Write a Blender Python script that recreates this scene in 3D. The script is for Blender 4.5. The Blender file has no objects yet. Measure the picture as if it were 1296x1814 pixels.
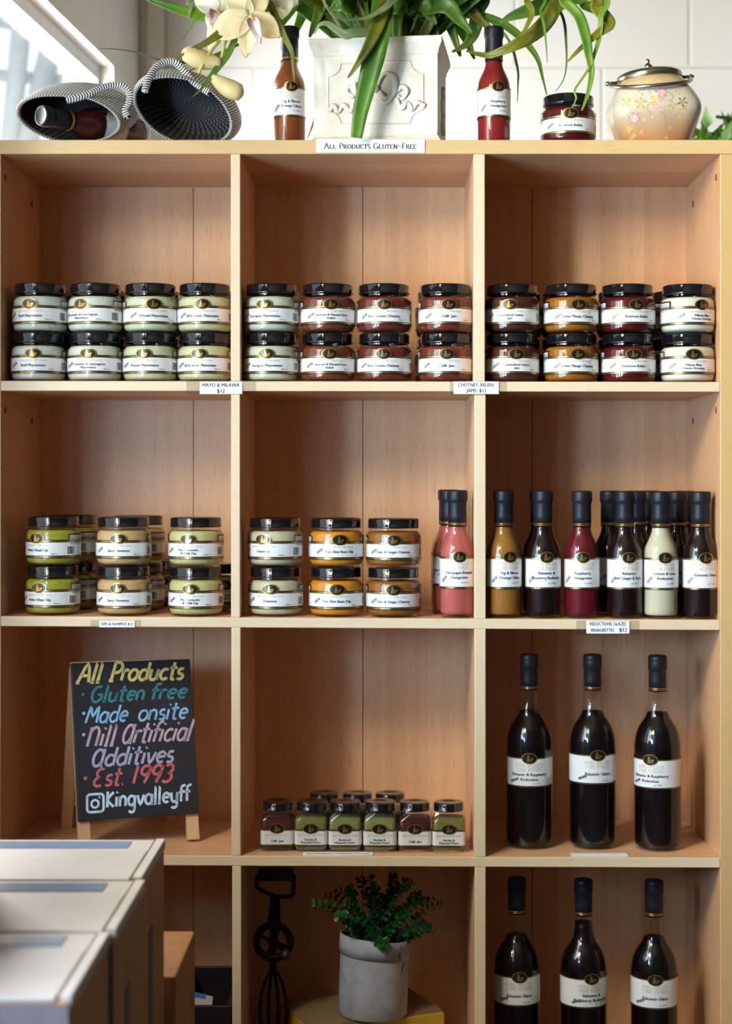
import bpy, bmesh, math, random
from mathutils import Vector, Matrix, Euler
random.seed(7)
S = bpy.context.scene
COL = S.collection
PI = math.pi
D = 2.64          # camera distance to the front of the shelving
CZ = 1.05         # camera height
F = 3000.0        # focal length in pixels of the 1296 x 1814 frame
def W(px, py, y):                 # point at depth y seen at a pixel
    t = D + y
    return Vector(((px-681)/F*t, y, CZ-(py-851)/F*t))
def WX(px, y): return (px-681)/F*(D+y)
def X(px): return (px-681)*.00088
def Z(py): return CZ-(py-851)*.00088

# ------------------------------------------------------------------ camera
cam = bpy.data.cameras.new('camera'); cam_o = bpy.data.objects.new('camera', cam); COL.objects.link(cam_o)
cam_o.location = (0, -D, CZ); cam_o.rotation_euler = (PI/2, 0, 0)
cam.sensor_width = 36; cam.lens = F/1814*36; cam.sensor_fit = 'AUTO'
cam.shift_x = -33/1814; cam.shift_y = -56/1814
cam.clip_start = .05
cam.dof.use_dof = True; cam.dof.focus_distance = 2.67; cam.dof.aperture_fstop = 4.0
S.camera = cam_o
# ------------------------------------------------------------------ light
S.view_settings.view_transform = 'Standard'; S.view_settings.look = 'None'
S.view_settings.gamma = 1; S.view_settings.use_curve_mapping = False
S.view_settings.exposure = -0.08
wd = bpy.data.worlds.new('sky'); S.world = wd; wd.use_nodes = True
bg = wd.node_tree.nodes['Background']; bg.inputs[0].default_value = (.93, .97, 1.0, 1); bg.inputs[1].default_value = 1.6
def area(name, loc, target, sx, sy, radiance, color):
    l = bpy.data.lights.new(name, 'AREA'); l.shape = 'RECTANGLE'; l.size = sx; l.size_y = sy
    l.energy = radiance*sx*sy*PI; l.color = color
    o = bpy.data.objects.new(name, l); COL.objects.link(o); o.location = loc
    o.rotation_euler = (Vector(target)-Vector(loc)).to_track_quat('-Z', 'Y').to_euler()
    return o
# the left wall leans outward towards the viewer: x = LX(y)
def LX(y): return -.564-.0885*(1.2-y)
def side(name, y0, y1, z0, z1, radiance, color, out=.30, tilt=0):
    y = (y0+y1)/2; z = (z0+z1)/2
    return area(name, (LX(y)-out, y, z), (LX(y)-out+2, y-.177, z-tilt), abs(y1-y0), z1-z0, radiance, color)
side('side_window_rear', 1.0, .12, .75, 1.94, 33.0, (1.0, .97, .93))
side('side_window_sky', -.62, -1.34, 1.25, 1.94, 8.0, (1.0, .97, .93), .15)
side('side_window_street', -.62, -1.34, .72, 1.22, 13.0, (.52, .74, 1.0), .15)
side('front_side_window_sky', -1.5, -2.5, 1.80, 2.62, 128.0, (1.0, .87, .66), .3, .45)
side('front_side_window_street', -1.5, -2.5, .86, 1.30, 120.0, (.42, .66, 1.0), .3)

# ------------------------------------------------------------------ helpers
def lin(c):
    c = c/255
    return c/12.92 if c <= .04045 else ((c+.055)/1.055)**2.4
def rgb(r, g, b): return (lin(r), lin(g), lin(b), 1)
def newmat(name):
    m = bpy.data.materials.new(name); m.use_nodes = True
    return m, m.node_tree.nodes, m.node_tree.links, m.node_tree.nodes['Principled BSDF']
MATS = {}
def plain(name, col, rough=.5, metal=0, coat=0, noise=None, nscale=60, bump=0, spec=None, sub=0):
    if name in MATS: return MATS[name]
    m, N, L, p = newmat(name)
    p.inputs['Base Color'].default_value = col; p.inputs['Roughness'].default_value = rough
    p.inputs['Metallic'].default_value = metal; p.inputs['Coat Weight'].default_value = coat
    p.inputs['Coat Roughness'].default_value = .03; p.inputs['Coat IOR'].default_value = 1.65
    if spec is not None: p.inputs['Specular IOR Level'].default_value = spec
    tc = N.new('ShaderNodeTexCoord'); nz = N.new('ShaderNodeTexNoise'); nz.inputs['Scale'].default_value = nscale
    nz.inputs['Detail'].default_value = 4
    L.new(tc.outputs['Object'], nz.inputs['Vector'])
    mx = N.new('ShaderNodeMix'); mx.data_type = 'RGBA'
    c2 = noise if noise else tuple(x*.9 for x in col[:3])+(1,)
    mx.inputs[6].default_value = col; mx.inputs[7].default_value = c2
    rp = N.new('ShaderNodeValToRGB'); rp.color_ramp.elements[0].position = .45; rp.color_ramp.elements[1].position = .68
    L.new(nz.outputs['Fac'], rp.inputs[0]); L.new(rp.outputs[0], mx.inputs[0]); L.new(mx.outputs[2], p.inputs['Base Color'])
    if bump:
        b = N.new('ShaderNodeBump'); b.inputs['Strength'].default_value = bump; b.inputs['Distance'].default_value = .002
        L.new(nz.outputs['Fac'], b.inputs['Height']); L.new(b.outputs[0], p.inputs['Normal'])
    MATS[name] = m
    return m
def wood(name, c1, c2, c3, along='z', strip=.085, rough=.42, fine=1.0):
    m, N, L, p = newmat(name)
    tc = N.new('ShaderNodeTexCoord'); mp = N.new('ShaderNodeMapping')
    L.new(tc.outputs['Object'], mp.inputs[0])
    k = {'z': (1, 1, .07), 'x': (.07, 1, 1), 'y': (1, .07, 1)}[along]
    mp.inputs['Scale'].default_value = k
    big = N.new('ShaderNodeTexNoise'); big.inputs['Scale'].default_value = 16; big.inputs['Detail'].default_value = 3; big.inputs['Distortion'].default_value = .6
    L.new(mp.outputs[0], big.inputs['Vector'])
    wv = N.new('ShaderNodeTexWave'); wv.inputs['Scale'].default_value = 9; wv.inputs['Distortion'].default_value = 9
    wv.inputs['Detail'].default_value = 2; wv.inputs['Detail Scale'].default_value = 1.2
    L.new(mp.outputs[0], wv.inputs['Vector'])
    por = N.new('ShaderNodeTexNoise'); por.inputs['Scale'].default_value = 420; por.inputs['Detail'].default_value = 2
    L.new(mp.outputs[0], por.inputs['Vector'])
    # laminate strips of slightly different tone
    sx = N.new('ShaderNodeSeparateXYZ'); L.new(tc.outputs['Object'], sx.inputs[0])
    dv = N.new('ShaderNodeMath'); dv.operation = 'DIVIDE'; dv.inputs[1].default_value = strip
    L.new(sx.outputs['X' if along != 'x' else 'Y'], dv.inputs[0])
    fl = N.new('ShaderNodeMath'); fl.operation = 'FLOOR'; L.new(dv.outputs[0], fl.inputs[0])
    wn = N.new('ShaderNodeTexWhiteNoise'); wn.noise_dimensions = '1D'; L.new(fl.outputs[0], wn.inputs['W'])
    m1 = N.new('ShaderNodeMix'); m1.data_type = 'RGBA'; m1.inputs[6].default_value = c1; m1.inputs[7].default_value = c2
    a1 = N.new('ShaderNodeMath'); a1.operation = 'MULTIPLY_ADD'; a1.inputs[1].default_value = .55; 
    L.new(big.outputs['Fac'], a1.inputs[0])
    a2 = N.new('ShaderNodeMath'); a2.operation = 'MULTIPLY'; a2.inputs[1].default_value = .6*fine; L.new(wn.outputs['Value'], a2.inputs[0])
    L.new(a2.outputs[0], a1.inputs[2])
    a3 = N.new('ShaderNodeMath'); a3.operation = 'MULTIPLY_ADD'; a3.inputs[1].default_value = .16; L.new(wv.outputs['Fac'], a3.inputs[0]); L.new(a1.outputs[0], a3.inputs[2])
    L.new(a3.outputs[0], m1.inputs[0])
    m2 = N.new('ShaderNodeMix'); m2.data_type = 'RGBA'; m2.inputs[7].default_value = c3
    L.new(m1.outputs[2], m2.inputs[6])
    rp = N.new('ShaderNodeValToRGB'); rp.color_ramp.elements[0].position = .56; rp.color_ramp.elements[1].position = .78
    rp.color_ramp.elements[1].color = (.6, .6, .6, 1)
    L.new(por.outputs['Fac'], rp.inputs[0]); L.new(rp.outputs[0], m2.inputs[0])
    L.new(m2.outputs[2], p.inputs['Base Color'])
    p.inputs['Roughness'].default_value = rough
    return m
def glass(name, tint, rough=.015, ior=1.5):
    m = bpy.data.materials.new(name); m.use_nodes = True; N = m.node_tree.nodes; L = m.node_tree.links
    N.clear(); out = N.new('ShaderNodeOutputMaterial'); mx = N.new('ShaderNodeMixShader')
    t = N.new('ShaderNodeBsdfTransparent'); t.inputs[0].default_value = tint
    g = N.new('ShaderNodeBsdfGlossy'); g.inputs['Roughness'].default_value = rough
    lw = N.new('ShaderNodeLayerWeight'); lw.inputs[0].default_value = .5     # Schlick reflectance, the same from both sides
    pw = N.new('ShaderNodeMath'); pw.operation = 'POWER'; pw.inputs[1].default_value = 5; L.new(lw.outputs['Facing'], pw.inputs[0])
    r0 = ((ior-1)/(ior+1))**2
    fr = N.new('ShaderNodeMath'); fr.operation = 'MULTIPLY_ADD'; fr.inputs[1].default_value = 1-r0; fr.inputs[2].default_value = r0; L.new(pw.outputs[0], fr.inputs[0])
    L.new(fr.outputs[0], mx.inputs[0]); L.new(t.outputs[0], mx.inputs[1]); L.new(g.outputs[0], mx.inputs[2]); L.new(mx.outputs[0], out.inputs[0])
    return m

def empty(name, loc, label=None, cat=None, group=None, rot=(0, 0, 0)):
    o = bpy.data.objects.new(name, None); COL.objects.link(o); o.location = loc; o.rotation_euler = rot
    o.empty_display_size = .02
    return tag(o, label, cat, group)
def tag(o, label=None, cat=None, group=None, kind=None):
    if label: o['label'] = label
    if cat: o['category'] = cat
    if group: o['group'] = group
    if kind: o['kind'] = kind
    return o
class MB:
    """collects shapes into one mesh with several material slots"""
    def __init__(s): s.v = []; s.f = []; s.m = []; s.sm = []; s.uv = {}
    def add(s, vs, fs, mi=0, smooth=False):
        b = len(s.v); s.v += [tuple(v) for v in vs]
        for f in fs: s.f.append([b+i for i in f]); s.m.append(mi); s.sm.append(smooth)
        return b
    def box(s, x0, x1, y0, y1, z0, z1, mi=0, M=None):
        vs = [Vector((x, y, z)) for z in (z0, z1) for y in (y0, y1) for x in (x0, x1)]
        if M: vs = [M @ v for v in vs]
        s.add(vs, [(0, 2, 3, 1), (4, 5, 7, 6), (0, 1, 5, 4), (2, 6, 7, 3), (0, 4, 6, 2), (1, 3, 7, 5)], mi)
    def lathe(s, prof, n=48, mi=0, c=(0, 0, 0), sx=1, sy=1, M=None, smooth=True, a0=0):
        vs = []; fs = []; rings = []
        for r, z in prof:
            if r < 1e-6:
                rings.append([len(vs)]); vs.append(Vector((c[0], c[1], c[2]+z)))
            else:
                rings.append(list(range(len(vs), len(vs)+n)))
                for i in range(n):
                    a = a0+2*PI*i/n
                    vs.append(Vector((c[0]+r*sx*math.cos(a), c[1]+r*sy*math.sin(a), c[2]+z)))
        for A, B in zip(rings, rings[1:]):
            if len(A) == 1 and len(B) == 1: continue
            for i in range(n):
                j = (i+1) % n
                if len(A) == 1: fs.append((A[0], B[j], B[i]))
                elif len(B) == 1: fs.append((A[i], A[j], B[0]))
                else: fs.append((A[i], A[j], B[j], B[i]))
        if M: vs = [M @ v for v in vs]
        s.add(vs, fs, mi, smooth)
    def tube(s, pts, r, n=8, mi=0, closed=False, smooth=True, flat=1.0):
        pts = [Vector(p) for p in pts]; k = len(pts); vs = []; fs = []
        rr = r if isinstance(r, (list, tuple)) else [r]*k
        up = Vector((0, 0, 1)); prev = None
        for i, p in enumerate(pts):
            if closed: t = pts[(i+1) % k]-pts[i-1]
            else: t = pts[min(i+1, k-1)]-pts[max(i-1, 0)]
            t.normalize()
            if prev is None:
                a = t.cross(up) if abs(t.dot(up)) < .95 else t.cross(Vector((0, 1, 0)))
            else: a = prev-t*prev.dot(t)
            a.normalize(); prev = a; b = t.cross(a)
            for j in range(n):
                q = 2*PI*j/n; vs.append(p+(a*math.cos(q)+b*math.sin(q)*flat)*rr[i])
        for i in range(k if closed else k-1):
            i2 = (i+1) % k
            for j in range(n):
                j2 = (j+1) % n; fs.append((i*n+j, i*n+j2, i2*n+j2, i2*n+j))
        if not closed:
            fs.append(tuple(range(n))[::-1]); fs.append(tuple((k-1)*n+j for j in range(n)))
        s.add(vs, fs, mi, smooth)
    def prism(s, poly, h, M, mi=0):              # 2D outline extruded by h along local z, placed by M
        n = len(poly)
        vs = [M @ Vector((x, y, 0)) for x, y in poly]+[M @ Vector((x, y, h)) for x, y in poly]
        fs = [tuple(range(n))[::-1], tuple(range(n, 2*n))]+[(i, (i+1) % n, n+(i+1) % n, n+i) for i in range(n)]
        s.add(vs, fs, mi)
    def build(s, name, mats, parent=None, bevel=0, seg=2, sub=0, solid=0, loc=None):
        me = bpy.data.meshes.new(name); me.from_pydata(s.v, [], s.f)
        mats = mats if isinstance(mats, (list, tuple)) else [mats]
        for m in mats: me.materials.append(m)
        me.polygons.foreach_set('material_index', s.m); me.polygons.foreach_set('use_smooth', s.sm)
        bm = bmesh.new(); bm.from_mesh(me)
        if not solid: bmesh.ops.recalc_face_normals(bm, faces=bm.faces)
        bm.to_mesh(me); bm.free(); me.update()
        o = bpy.data.objects.new(name, me); COL.objects.link(o)
        if parent: o.parent = parent
        if loc: o.location = loc
        if bevel:
            b = o.modifiers.new('bevel', 'BEVEL'); b.width = bevel; b.segments = seg; b.limit_method = 'ANGLE'; b.angle_limit = math.radians(40)
        if solid:
            b = o.modifiers.new('thick', 'SOLIDIFY'); b.thickness = solid; b.offset = 0
        if sub:
            b = o.modifiers.new('smooth', 'SUBSURF'); b.levels = sub; b.render_levels = sub
        return o
def copy_tree(o, parent=None):
    c = o.copy(); COL.objects.link(c)
    if parent: c.parent = parent
    for ch in [x for x in KIDS.get(o.name, [])]: copy_tree(ch, c)
    return c
KIDS = {}
def index_kids(root):
    for ch in root.children:
        KIDS.setdefault(root.name, []).append(ch); index_kids(ch)
def bez(pts, n=8):                # Catmull-Rom through points of any dimension
    P = [Vector(p) for p in pts]; out = []
    for i in range(len(P)-1):
        p0 = P[max(i-1, 0)]; p1 = P[i]; p2 = P[i+1]; p3 = P[min(i+2, len(P)-1)]
        for j in range(n):
            t = j/n
            out.append(.5*((2*p1)+(p2-p0)*t+(2*p0-5*p1+4*p2-p3)*t*t+(3*p1-p0-3*p2+p3)*t**3))
    out.append(P[-1]); return out

# ------------------------------------------------------------------ lettering
_tc = {}
def sans(txt, bold=0):            # (verts, faces, width) with capitals of height 1
    k = (txt, bold)
    if k in _tc: return _tc[k]
    c = bpy.data.curves.new('t', 'FONT'); c.body = txt; c.size = 1.37; c.resolution_u = 2; c.fill_mode = 'FRONT'
    o = bpy.data.objects.new('t', c); COL.objects.link(o)
    bpy.context.view_layer.update()
    me = o.to_mesh(); v = [(p.co.x, p.co.y) for p in me.vertices]; f = [tuple(p.vertices) for p in me.polygons]
    o.to_mesh_clear(); bpy.data.objects.remove(o); bpy.data.curves.remove(c)
    x0 = min(p[0] for p in v); x1 = max(p[0] for p in v)
    v = [(a-x0, b) for a, b in v]; w = x1-x0
    if bold:                      # a heavier cut: the outline printed three times, a hair apart
        n = len(v); v = [(a+d, b) for d in (0, bold*1.2, bold*2.4) for a, b in v]; f = [tuple(i+q*n for i in p) for q in range(3) for p in f]; w += bold*2.4
    _tc[k] = (v, f, w); return _tc[k]
def arc(cx, cy, rx, ry, a0, a1, n=10):
    return [(cx+rx*math.cos(math.radians(a0+(a1-a0)*i/n)), cy+ry*math.sin(math.radians(a0+(a1-a0)*i/n))) for i in range(n+1)]
# roman capitals: strokes, points that carry a serif, advance
CAPS = {
 'A': ([[(.05, 0), (.42, 1)], [(.42, 1), (.82, 0)], [(.2, .36), (.66, .36)]], [(.05, 0), (.82, 0)], .88),
 'L': ([[(.14, 0), (.14, 1)], [(.14, .03), (.6, .03), (.64, .25)]], [(.14, 0), (.14, 1)], .7),
 'P': ([[(.14, 0), (.14, 1)], [(.14, .97)]+arc(.34, .72, .26, .25, 90, -90)+[(.14, .47)]], [(.14, 0), (.14, 1)], .68),
 'R': ([[(.14, 0), (.14, 1)], [(.14, .97)]+arc(.36, .74, .24, .23, 90, -90)+[(.14, .51)], [(.36, .5), (.74, 0)]], [(.14, 0), (.14, 1), (.74, 0)], .8),
 'O': ([arc(.44, .5, .36, .48, 90, 450, 20)], [], .88),
 'D': ([[(.14, 0), (.14, 1)], [(.14, .97)]+arc(.36, .5, .42, .47, 90, -90)+[(.14, .03)]], [(.14, 0), (.14, 1)], .88),
 'U': ([[(.14, 1), (.14, .35)]+arc(.42, .32, .28, .3, 180, 360)+[(.70, 1)]], [(.14, 1), (.7, 1)], .84),
 'C': ([arc(.44, .5, .36, .48, 40, 320, 16)], [], .78),
 'T': ([[(.36, 0), (.36, 1)], [(.02, .8), (.05, .97), (.67, .97), (.7, .8)]], [(.36, 0)], .72),
 'S': ([arc(.3, .74, .2, .24, 30, 270, 10)+arc(.3, .26, .22, .24, 90, -150, 10)], [], .6),
 'G': ([arc(.44, .5, .36, .48, 40, 350, 16)+[(.8, .1)], [(.52, .45), (.82, .45)], [(.76, .45), (.76, .05)]], [], .9),
 'E': ([[(.14, 0), (.14, 1)], [(.14, .97), (.6, .97), (.62, .8)], [(.14, .52), (.5, .52)], [(.14, .03), (.6, .03), (.64, .22)]], [(.14, 0), (.14, 1)], .7),
 'F': ([[(.14, 0), (.14, 1)], [(.14, .97), (.58, .97), (.6, .8)], [(.14, .5), (.48, .5)]], [(.14, 0), (.14, 1)], .64),
 'N': ([[(.14, 0), (.14, 1)], [(.14, 1), (.72, 0)], [(.72, 0), (.72, 1)]], [(.14, 0), (.14, 1), (.72, 1)], .86),
 'K': ([[(.14, 0), (.14, 1)], [(.68, 1), (.16, .45)], [(.3, .6), (.76, 0)]], [(.14, 0), (.14, 1), (.68, 1), (.76, 0)], .84),
 'I': ([[(.18, 0), (.18, 1)]], [(.18, 0), (.18, 1)], .38),
 'V': ([[(.04, 1), (.42, 0)], [(.42, 0), (.8, 1)]], [(.04, 1), (.8, 1)], .84),
 'Y': ([[(.04, 1), (.4, .48)], [(.76, 1), (.4, .48)], [(.4, .48), (.4, 0)]], [(.04, 1), (.76, 1), (.4, 0)], .8),
 '~': ([[(.08, .42), (.2, .52), (.34, .46), (.46, .4), (.58, .5)]], [], .66),
 ' ': ([], [], .4)}
def strip2d(pts, wf, mb_v, mb_f):
    n = len(pts); b = len(mb_v)
    for i, p in enumerate(pts):
        a = pts[max(i-1, 0)]; c = pts[min(i+1, n-1)]
        dx, dy = c[0]-a[0], c[1]-a[1]; l = math.hypot(dx, dy) or 1; dx /= l; dy /= l
        w = wf(dx, dy, i, n)
        mb_v.append((p[0]-dy*w, p[1]+dx*w)); mb_v.append((p[0]+dy*w, p[1]-dx*w))
    for i in range(n-1): mb_f.append((b+2*i, b+2*i+1, b+2*i+3, b+2*i+2))
def roman(txt, small=None, heavy=1.0):
    """roman capitals; small: scale for the letters typed in lower case (small capitals)"""
    v, f, x = [], [], 0
    for ch in txt:
        k = small if (small and ch.islower()) else 1
        st, se, adv = CAPS[ch.upper()]
        for s in st:
            strip2d([(x+k*a, k*b) for a, b in s], lambda dx, dy, i, n: (.028+.05*abs(dy))*heavy, v, f)
        for a, b in se:
            y = k*b+(.02 if b < .5 else -.02); strip2d([(x+k*a-.13*k, y), (x+k*a+.13*k, y)], lambda *q: .022*heavy, v, f)
        x += adv*k+.06
    return v, f, x
class Lay:
    """flat lettering and marks, in metres, later bent round a body"""
    def __init__(s): s.v = []; s.f = []
    def text(s, t, cx, base, h, wmax=None, align='c'):
        v, f, w = t; k = h; kx = h
        if wmax and w*h > wmax: kx = wmax/w
        x0 = {'c': cx-w*kx/2, 'l': cx, 'r': cx-w*kx}[align]
        b = len(s.v); s.v += [(x0+a*kx, base+c*k) for a, c in v]; s.f += [tuple(b+i for i in q) for q in f]
    def poly(s, pts):
        b = len(s.v); s.v += list(pts); s.f.append(tuple(range(b, b+len(pts))))
    def rect(s, x0, x1, z0, z1): s.poly([(x0, z0), (x1, z0), (x1, z1), (x0, z1)])
    def strip(s, pts, w):
        strip2d(pts, (lambda *a: w) if not callable(w) else w, s.v, s.f)
    def xf(s, fn, start=0):
        s.v[start:] = [fn(*p) for p in s.v[start:]]
    def build(s, name, mat, mapper, off, parent, step=.003):
        bm = bmesh.new(); vs = [bm.verts.new((a, b, 0)) for a, b in s.v]
        for q in s.f:
            try: bm.faces.new([vs[i] for i in q])
            except ValueError: pass
        bmesh.ops.triangulate(bm, faces=[q for q in bm.faces if len(q.verts) > 4])
        if step and s.v:
            x0 = min(p[0] for p in s.v); x1 = max(p[0] for p in s.v); x = math.ceil(x0/step)*step
            while x < x1:
                bmesh.ops.bisect_plane(bm, geom=bm.verts[:]+bm.edges[:]+bm.faces[:], plane_co=(x, 0, 0), plane_no=(1, 0, 0)); x += step
        for v in bm.verts: v.co = mapper(v.co.x, v.co.y, off)
        me = bpy.data.meshes.new(name); bm.to_mesh(me); bm.free(); me.materials.append(mat)
        o = bpy.data.objects.new(name, me); COL.objects.link(o); o.parent = parent
        return o
def print_mesh(name, layers, mats, mapper, parent, step=.0025):
    """several layers of lettering and ground in one mesh: (Lay, material index, offset)"""
    bm = bmesh.new()
    for l, mi, off in layers:
        if not l.v: continue
        b2 = bmesh.new(); vs = [b2.verts.new((a, b, 0)) for a, b in l.v]
        for q in l.f:
            try: b2.faces.new([vs[i] for i in q])
            except ValueError: pass
        bmesh.ops.triangulate(b2, faces=[q for q in b2.faces if len(q.verts) > 4])
        if step:
            x0 = min(p[0] for p in l.v); x1 = max(p[0] for p in l.v); x = math.ceil(x0/step)*step
            while x < x1:
                bmesh.ops.bisect_plane(b2, geom=b2.verts[:]+b2.edges[:]+b2.faces[:], plane_co=(x, 0, 0), plane_no=(1, 0, 0)); x += step
        mp = {}
        for v in b2.verts: mp[v] = bm.verts.new(mapper(v.co.x, v.co.y, off))
        for q in b2.faces:
            f = bm.faces.new([mp[v] for v in q.verts]); f.material_index = mi
        b2.free()
    me = bpy.data.meshes.new(name); bm.to_mesh(me); bm.free()
    for m in mats: me.materials.append(m)
    o = bpy.data.objects.new(name, me); COL.objects.link(o); o.parent = parent
    return o
def cyl(R): return lambda s, z, off: Vector(((R+off)*math.sin(s/R), -(R+off)*math.cos(s/R), z))
def flat(s, z, off): return Vector((s, -off, z))
def rsq(w, rc):
    h = w/2; fl = h-rc; q = PI/2*rc
    def fn(s, z, off):
        sg = 1 if s >= 0 else -1; a = abs(s)
        if a <= fl: return Vector((s, -h-off, z))
        if a <= fl+q:
            t = (a-fl)/rc; return Vector((sg*(fl+(rc+off)*math.sin(t)), -fl-(rc+off)*math.cos(t), z))
        return Vector((sg*(h+off), -fl+(a-fl-q), z))
    return fn
# ================================================================== room
def st(o): o['kind'] = 'structure'; return o
WALL = plain('painted_wall', rgb(226, 223, 218), .75, noise=rgb(218, 215, 210), nscale=7, bump=.05)
def block_wall():
    m, N, L, p = newmat('painted_block')
    tc = N.new('ShaderNodeTexCoord'); mp = N.new('ShaderNodeMapping'); L.new(tc.outputs['Object'], mp.inputs[0])
    mp.inputs['Rotation'].default_value = (PI/2, 0, 0); mp.inputs['Location'].default_value = (.10, .0, 0)
    b = N.new('ShaderNodeTexBrick'); L.new(mp.outputs[0], b.inputs['Vector'])
    b.inputs['Scale'].default_value = 1; b.inputs['Brick Width'].default_value = .40; b.inputs['Row Height'].default_value = .2
    b.inputs['Mortar Size'].default_value = .005; b.inputs['Mortar Smooth'].default_value = .4
    b.inputs['Color1'].default_value = rgb(226, 223, 218); b.inputs['Color2'].default_value = rgb(222, 219, 214); b.inputs['Mortar'].default_value = rgb(214, 211, 206)
    L.new(b.outputs['Color'], p.inputs['Base Color']); p.inputs['Roughness'].default_value = .6
    bu = N.new('ShaderNodeBump'); bu.inputs['Strength'].default_value = .35; bu.inputs['Distance'].default_value = .004; bu.invert = True
    L.new(b.outputs['Fac'], bu.inputs['Height']); L.new(bu.outputs[0], p.inputs['Normal'])
    return m
BLOCK = block_wall()
FRAME = plain('window_frame_paint', rgb(178, 179, 180), .45)
PANE = glass('window_glass', (.95, .98, .99, 1), .015, 1.12)
FLOOR = plain('concrete_floor', rgb(44, 42, 40), .6, noise=rgb(36, 34, 33), nscale=5)
DARKW = plain('dark_painted_wall', rgb(58, 53, 48), .7, noise=rgb(52, 47, 43), nscale=7)
m = MB(); m.box(-1.3, 4.7, -4.7, 1.4, -.1, 0); st(m.build('floor', FLOOR))
m = MB(); m.box(-1.3, 4.7, -4.7, 1.4, 3.0, 3.1); st(m.build('ceiling', plain('ceiling_boards', rgb(82, 74, 64), .8)))
m = MB(); m.box(-.70, 4.7, 1.25, 1.37, 0, 3.0); st(m.build('wall_back', BLOCK))
m = MB(); m.box(4.6, 4.7, -4.7, 1.25, 0, 3.0); st(m.build('wall_right', DARKW))
wl = Vector((-.0885, -1, 0)).normalized(); wn_ = Vector((wl.y, -wl.x, 0))     # along the wall, outwards
if wn_.x > 0: wn_ = -wn_
ML = Matrix(((wl.x, wn_.x, 0, LX(1.25)), (wl.y, wn_.y, 0, 1.25), (0, 0, 1, 0), (0, 0, 0, 1)))
def uy(y): return (1.25-y)*math.sqrt(1+.0885**2)
SILL, HEAD = .70, 1.94
ADDED_TRANSOM = 1.62  # unseen solid bar added to keep upper window light off the bottom row
OPEN = [(uy(1.0), uy(-1.38), SILL, HEAD), (uy(-1.46), uy(-2.55), .8, 2.64)]
m = MB(); T = .11
edges = [0, OPEN[0][0], OPEN[0][1], OPEN[1][0], OPEN[1][1], uy(-4.6)]
for i in (0, 2, 4): m.box(edges[i], edges[i+1], 0, T, 0, 3.0, 0, ML)
for a, b, c, d in OPEN: m.box(a, b, 0, T, 0, c, 0, ML); m.box(a, b, 0, T, d, 3.0, 0, ML)
m.box(OPEN[1][0], OPEN[1][1], 0, T, ADDED_TRANSOM-.07, ADDED_TRANSOM+.10, 0, ML)
st(m.build('wall_left', WALL))
def window(name, M, a, b, z0, z1, nx, t0=.03):
    m = MB(); fw = .032
    m.box(a, b, t0, t0+.05, z1-fw, z1, 0, M); m.box(a, b, t0, t0+.05, z0, z0+fw, 0, M)
    for i in range(nx+1):
        u = a+(b-a)*i/nx; u0 = max(a, u-fw/2); u1 = min(b, u+fw/2)
        m.box(u0, u1, t0+.001, t0+.049, z0, z1, 0, M)
    f = st(m.build(name, FRAME))
    g = MB(); g.box(a+.005, b-.005, t0+.022, t0+.028, z0+.01, z1-.01, 0, M); g.build('glass_pane', PANE, f)
    s = MB(); s.box(a-.02, b+.02, -.03, t0, z0-.025, z0, 0, M); s.build('window_sill', FRAME, f)
    return f
window('window_1', ML, *OPEN[0], 3)
window('window_2', ML, OPEN[1][0], OPEN[1][1], OPEN[1][2], ADDED_TRANSOM-.07, 2); window('window_3', ML, OPEN[1][0], OPEN[1][1], ADDED_TRANSOM+.10, OPEN[1][3], 2)
MF = Matrix(((1, 0, 0, 0), (0, -1, 0, -4.6), (0, 0, 1, 0), (0, 0, 0, 1)))
m = MB(); m.box(-1.3, 4.7, 0, .1, 0, 3.0, 0, MF); st(m.build('wall_front', DARKW))
m = MB(); m.box(WX(256, 1.2), WX(288, 1.2), 1.232, 1.25, 0, 3.0); st(m.build('trim_1', WALL, bevel=.004))
# cardboard cartons stacked in the left foreground
KRAFT = plain('kraft_cardboard', rgb(168, 116, 68), .7, noise=rgb(154, 103, 58), nscale=12)
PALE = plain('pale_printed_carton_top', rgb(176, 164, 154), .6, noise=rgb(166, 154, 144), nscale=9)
STRIP = plain('pale_blue_label_strip', rgb(132, 150, 176), .25, coat=.6)
DKP = plain('dark_carton_print', rgb(74, 62, 60), .6)
def carton(x0, x1, y0, y1, z0, z1, label, rot=0, top=True, group='cartons in the left foreground'):
    cx, cy = (x0+x1)/2, (y0+y1)/2; w, d, h = x1-x0, y1-y0, z1-z0
    e = empty('cardboard_carton', (cx, cy, z0), label, 'box', group, (0, 0, rot))
    m = MB(); m.box(-w/2, w/2, -d/2, d/2, 0, h-.004); m.build('carton_body', KRAFT, e, bevel=.003)
    if top:
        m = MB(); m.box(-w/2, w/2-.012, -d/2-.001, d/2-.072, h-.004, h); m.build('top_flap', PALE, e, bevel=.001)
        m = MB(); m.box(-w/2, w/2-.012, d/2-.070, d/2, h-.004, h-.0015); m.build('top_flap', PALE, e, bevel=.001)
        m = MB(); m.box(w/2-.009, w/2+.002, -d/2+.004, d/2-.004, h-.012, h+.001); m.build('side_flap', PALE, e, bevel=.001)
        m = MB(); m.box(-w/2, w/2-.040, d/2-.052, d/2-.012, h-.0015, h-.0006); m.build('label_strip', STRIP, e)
        m = MB(); m.box(-w/2, w/2-.0, -d/2-.0015, -d/2, .01, h-.006); m.build('front_panel', plain('shaded_carton_front', rgb(112, 100, 102), .7), e)  # whitish front face darkened: its shade is put into the colour
        m = MB(); m.box(w/2, w/2+.0008, -.035, .0, h*.25, h*.72); m.build('side_print', DKP, e)
    return e
ZB = .585
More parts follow.
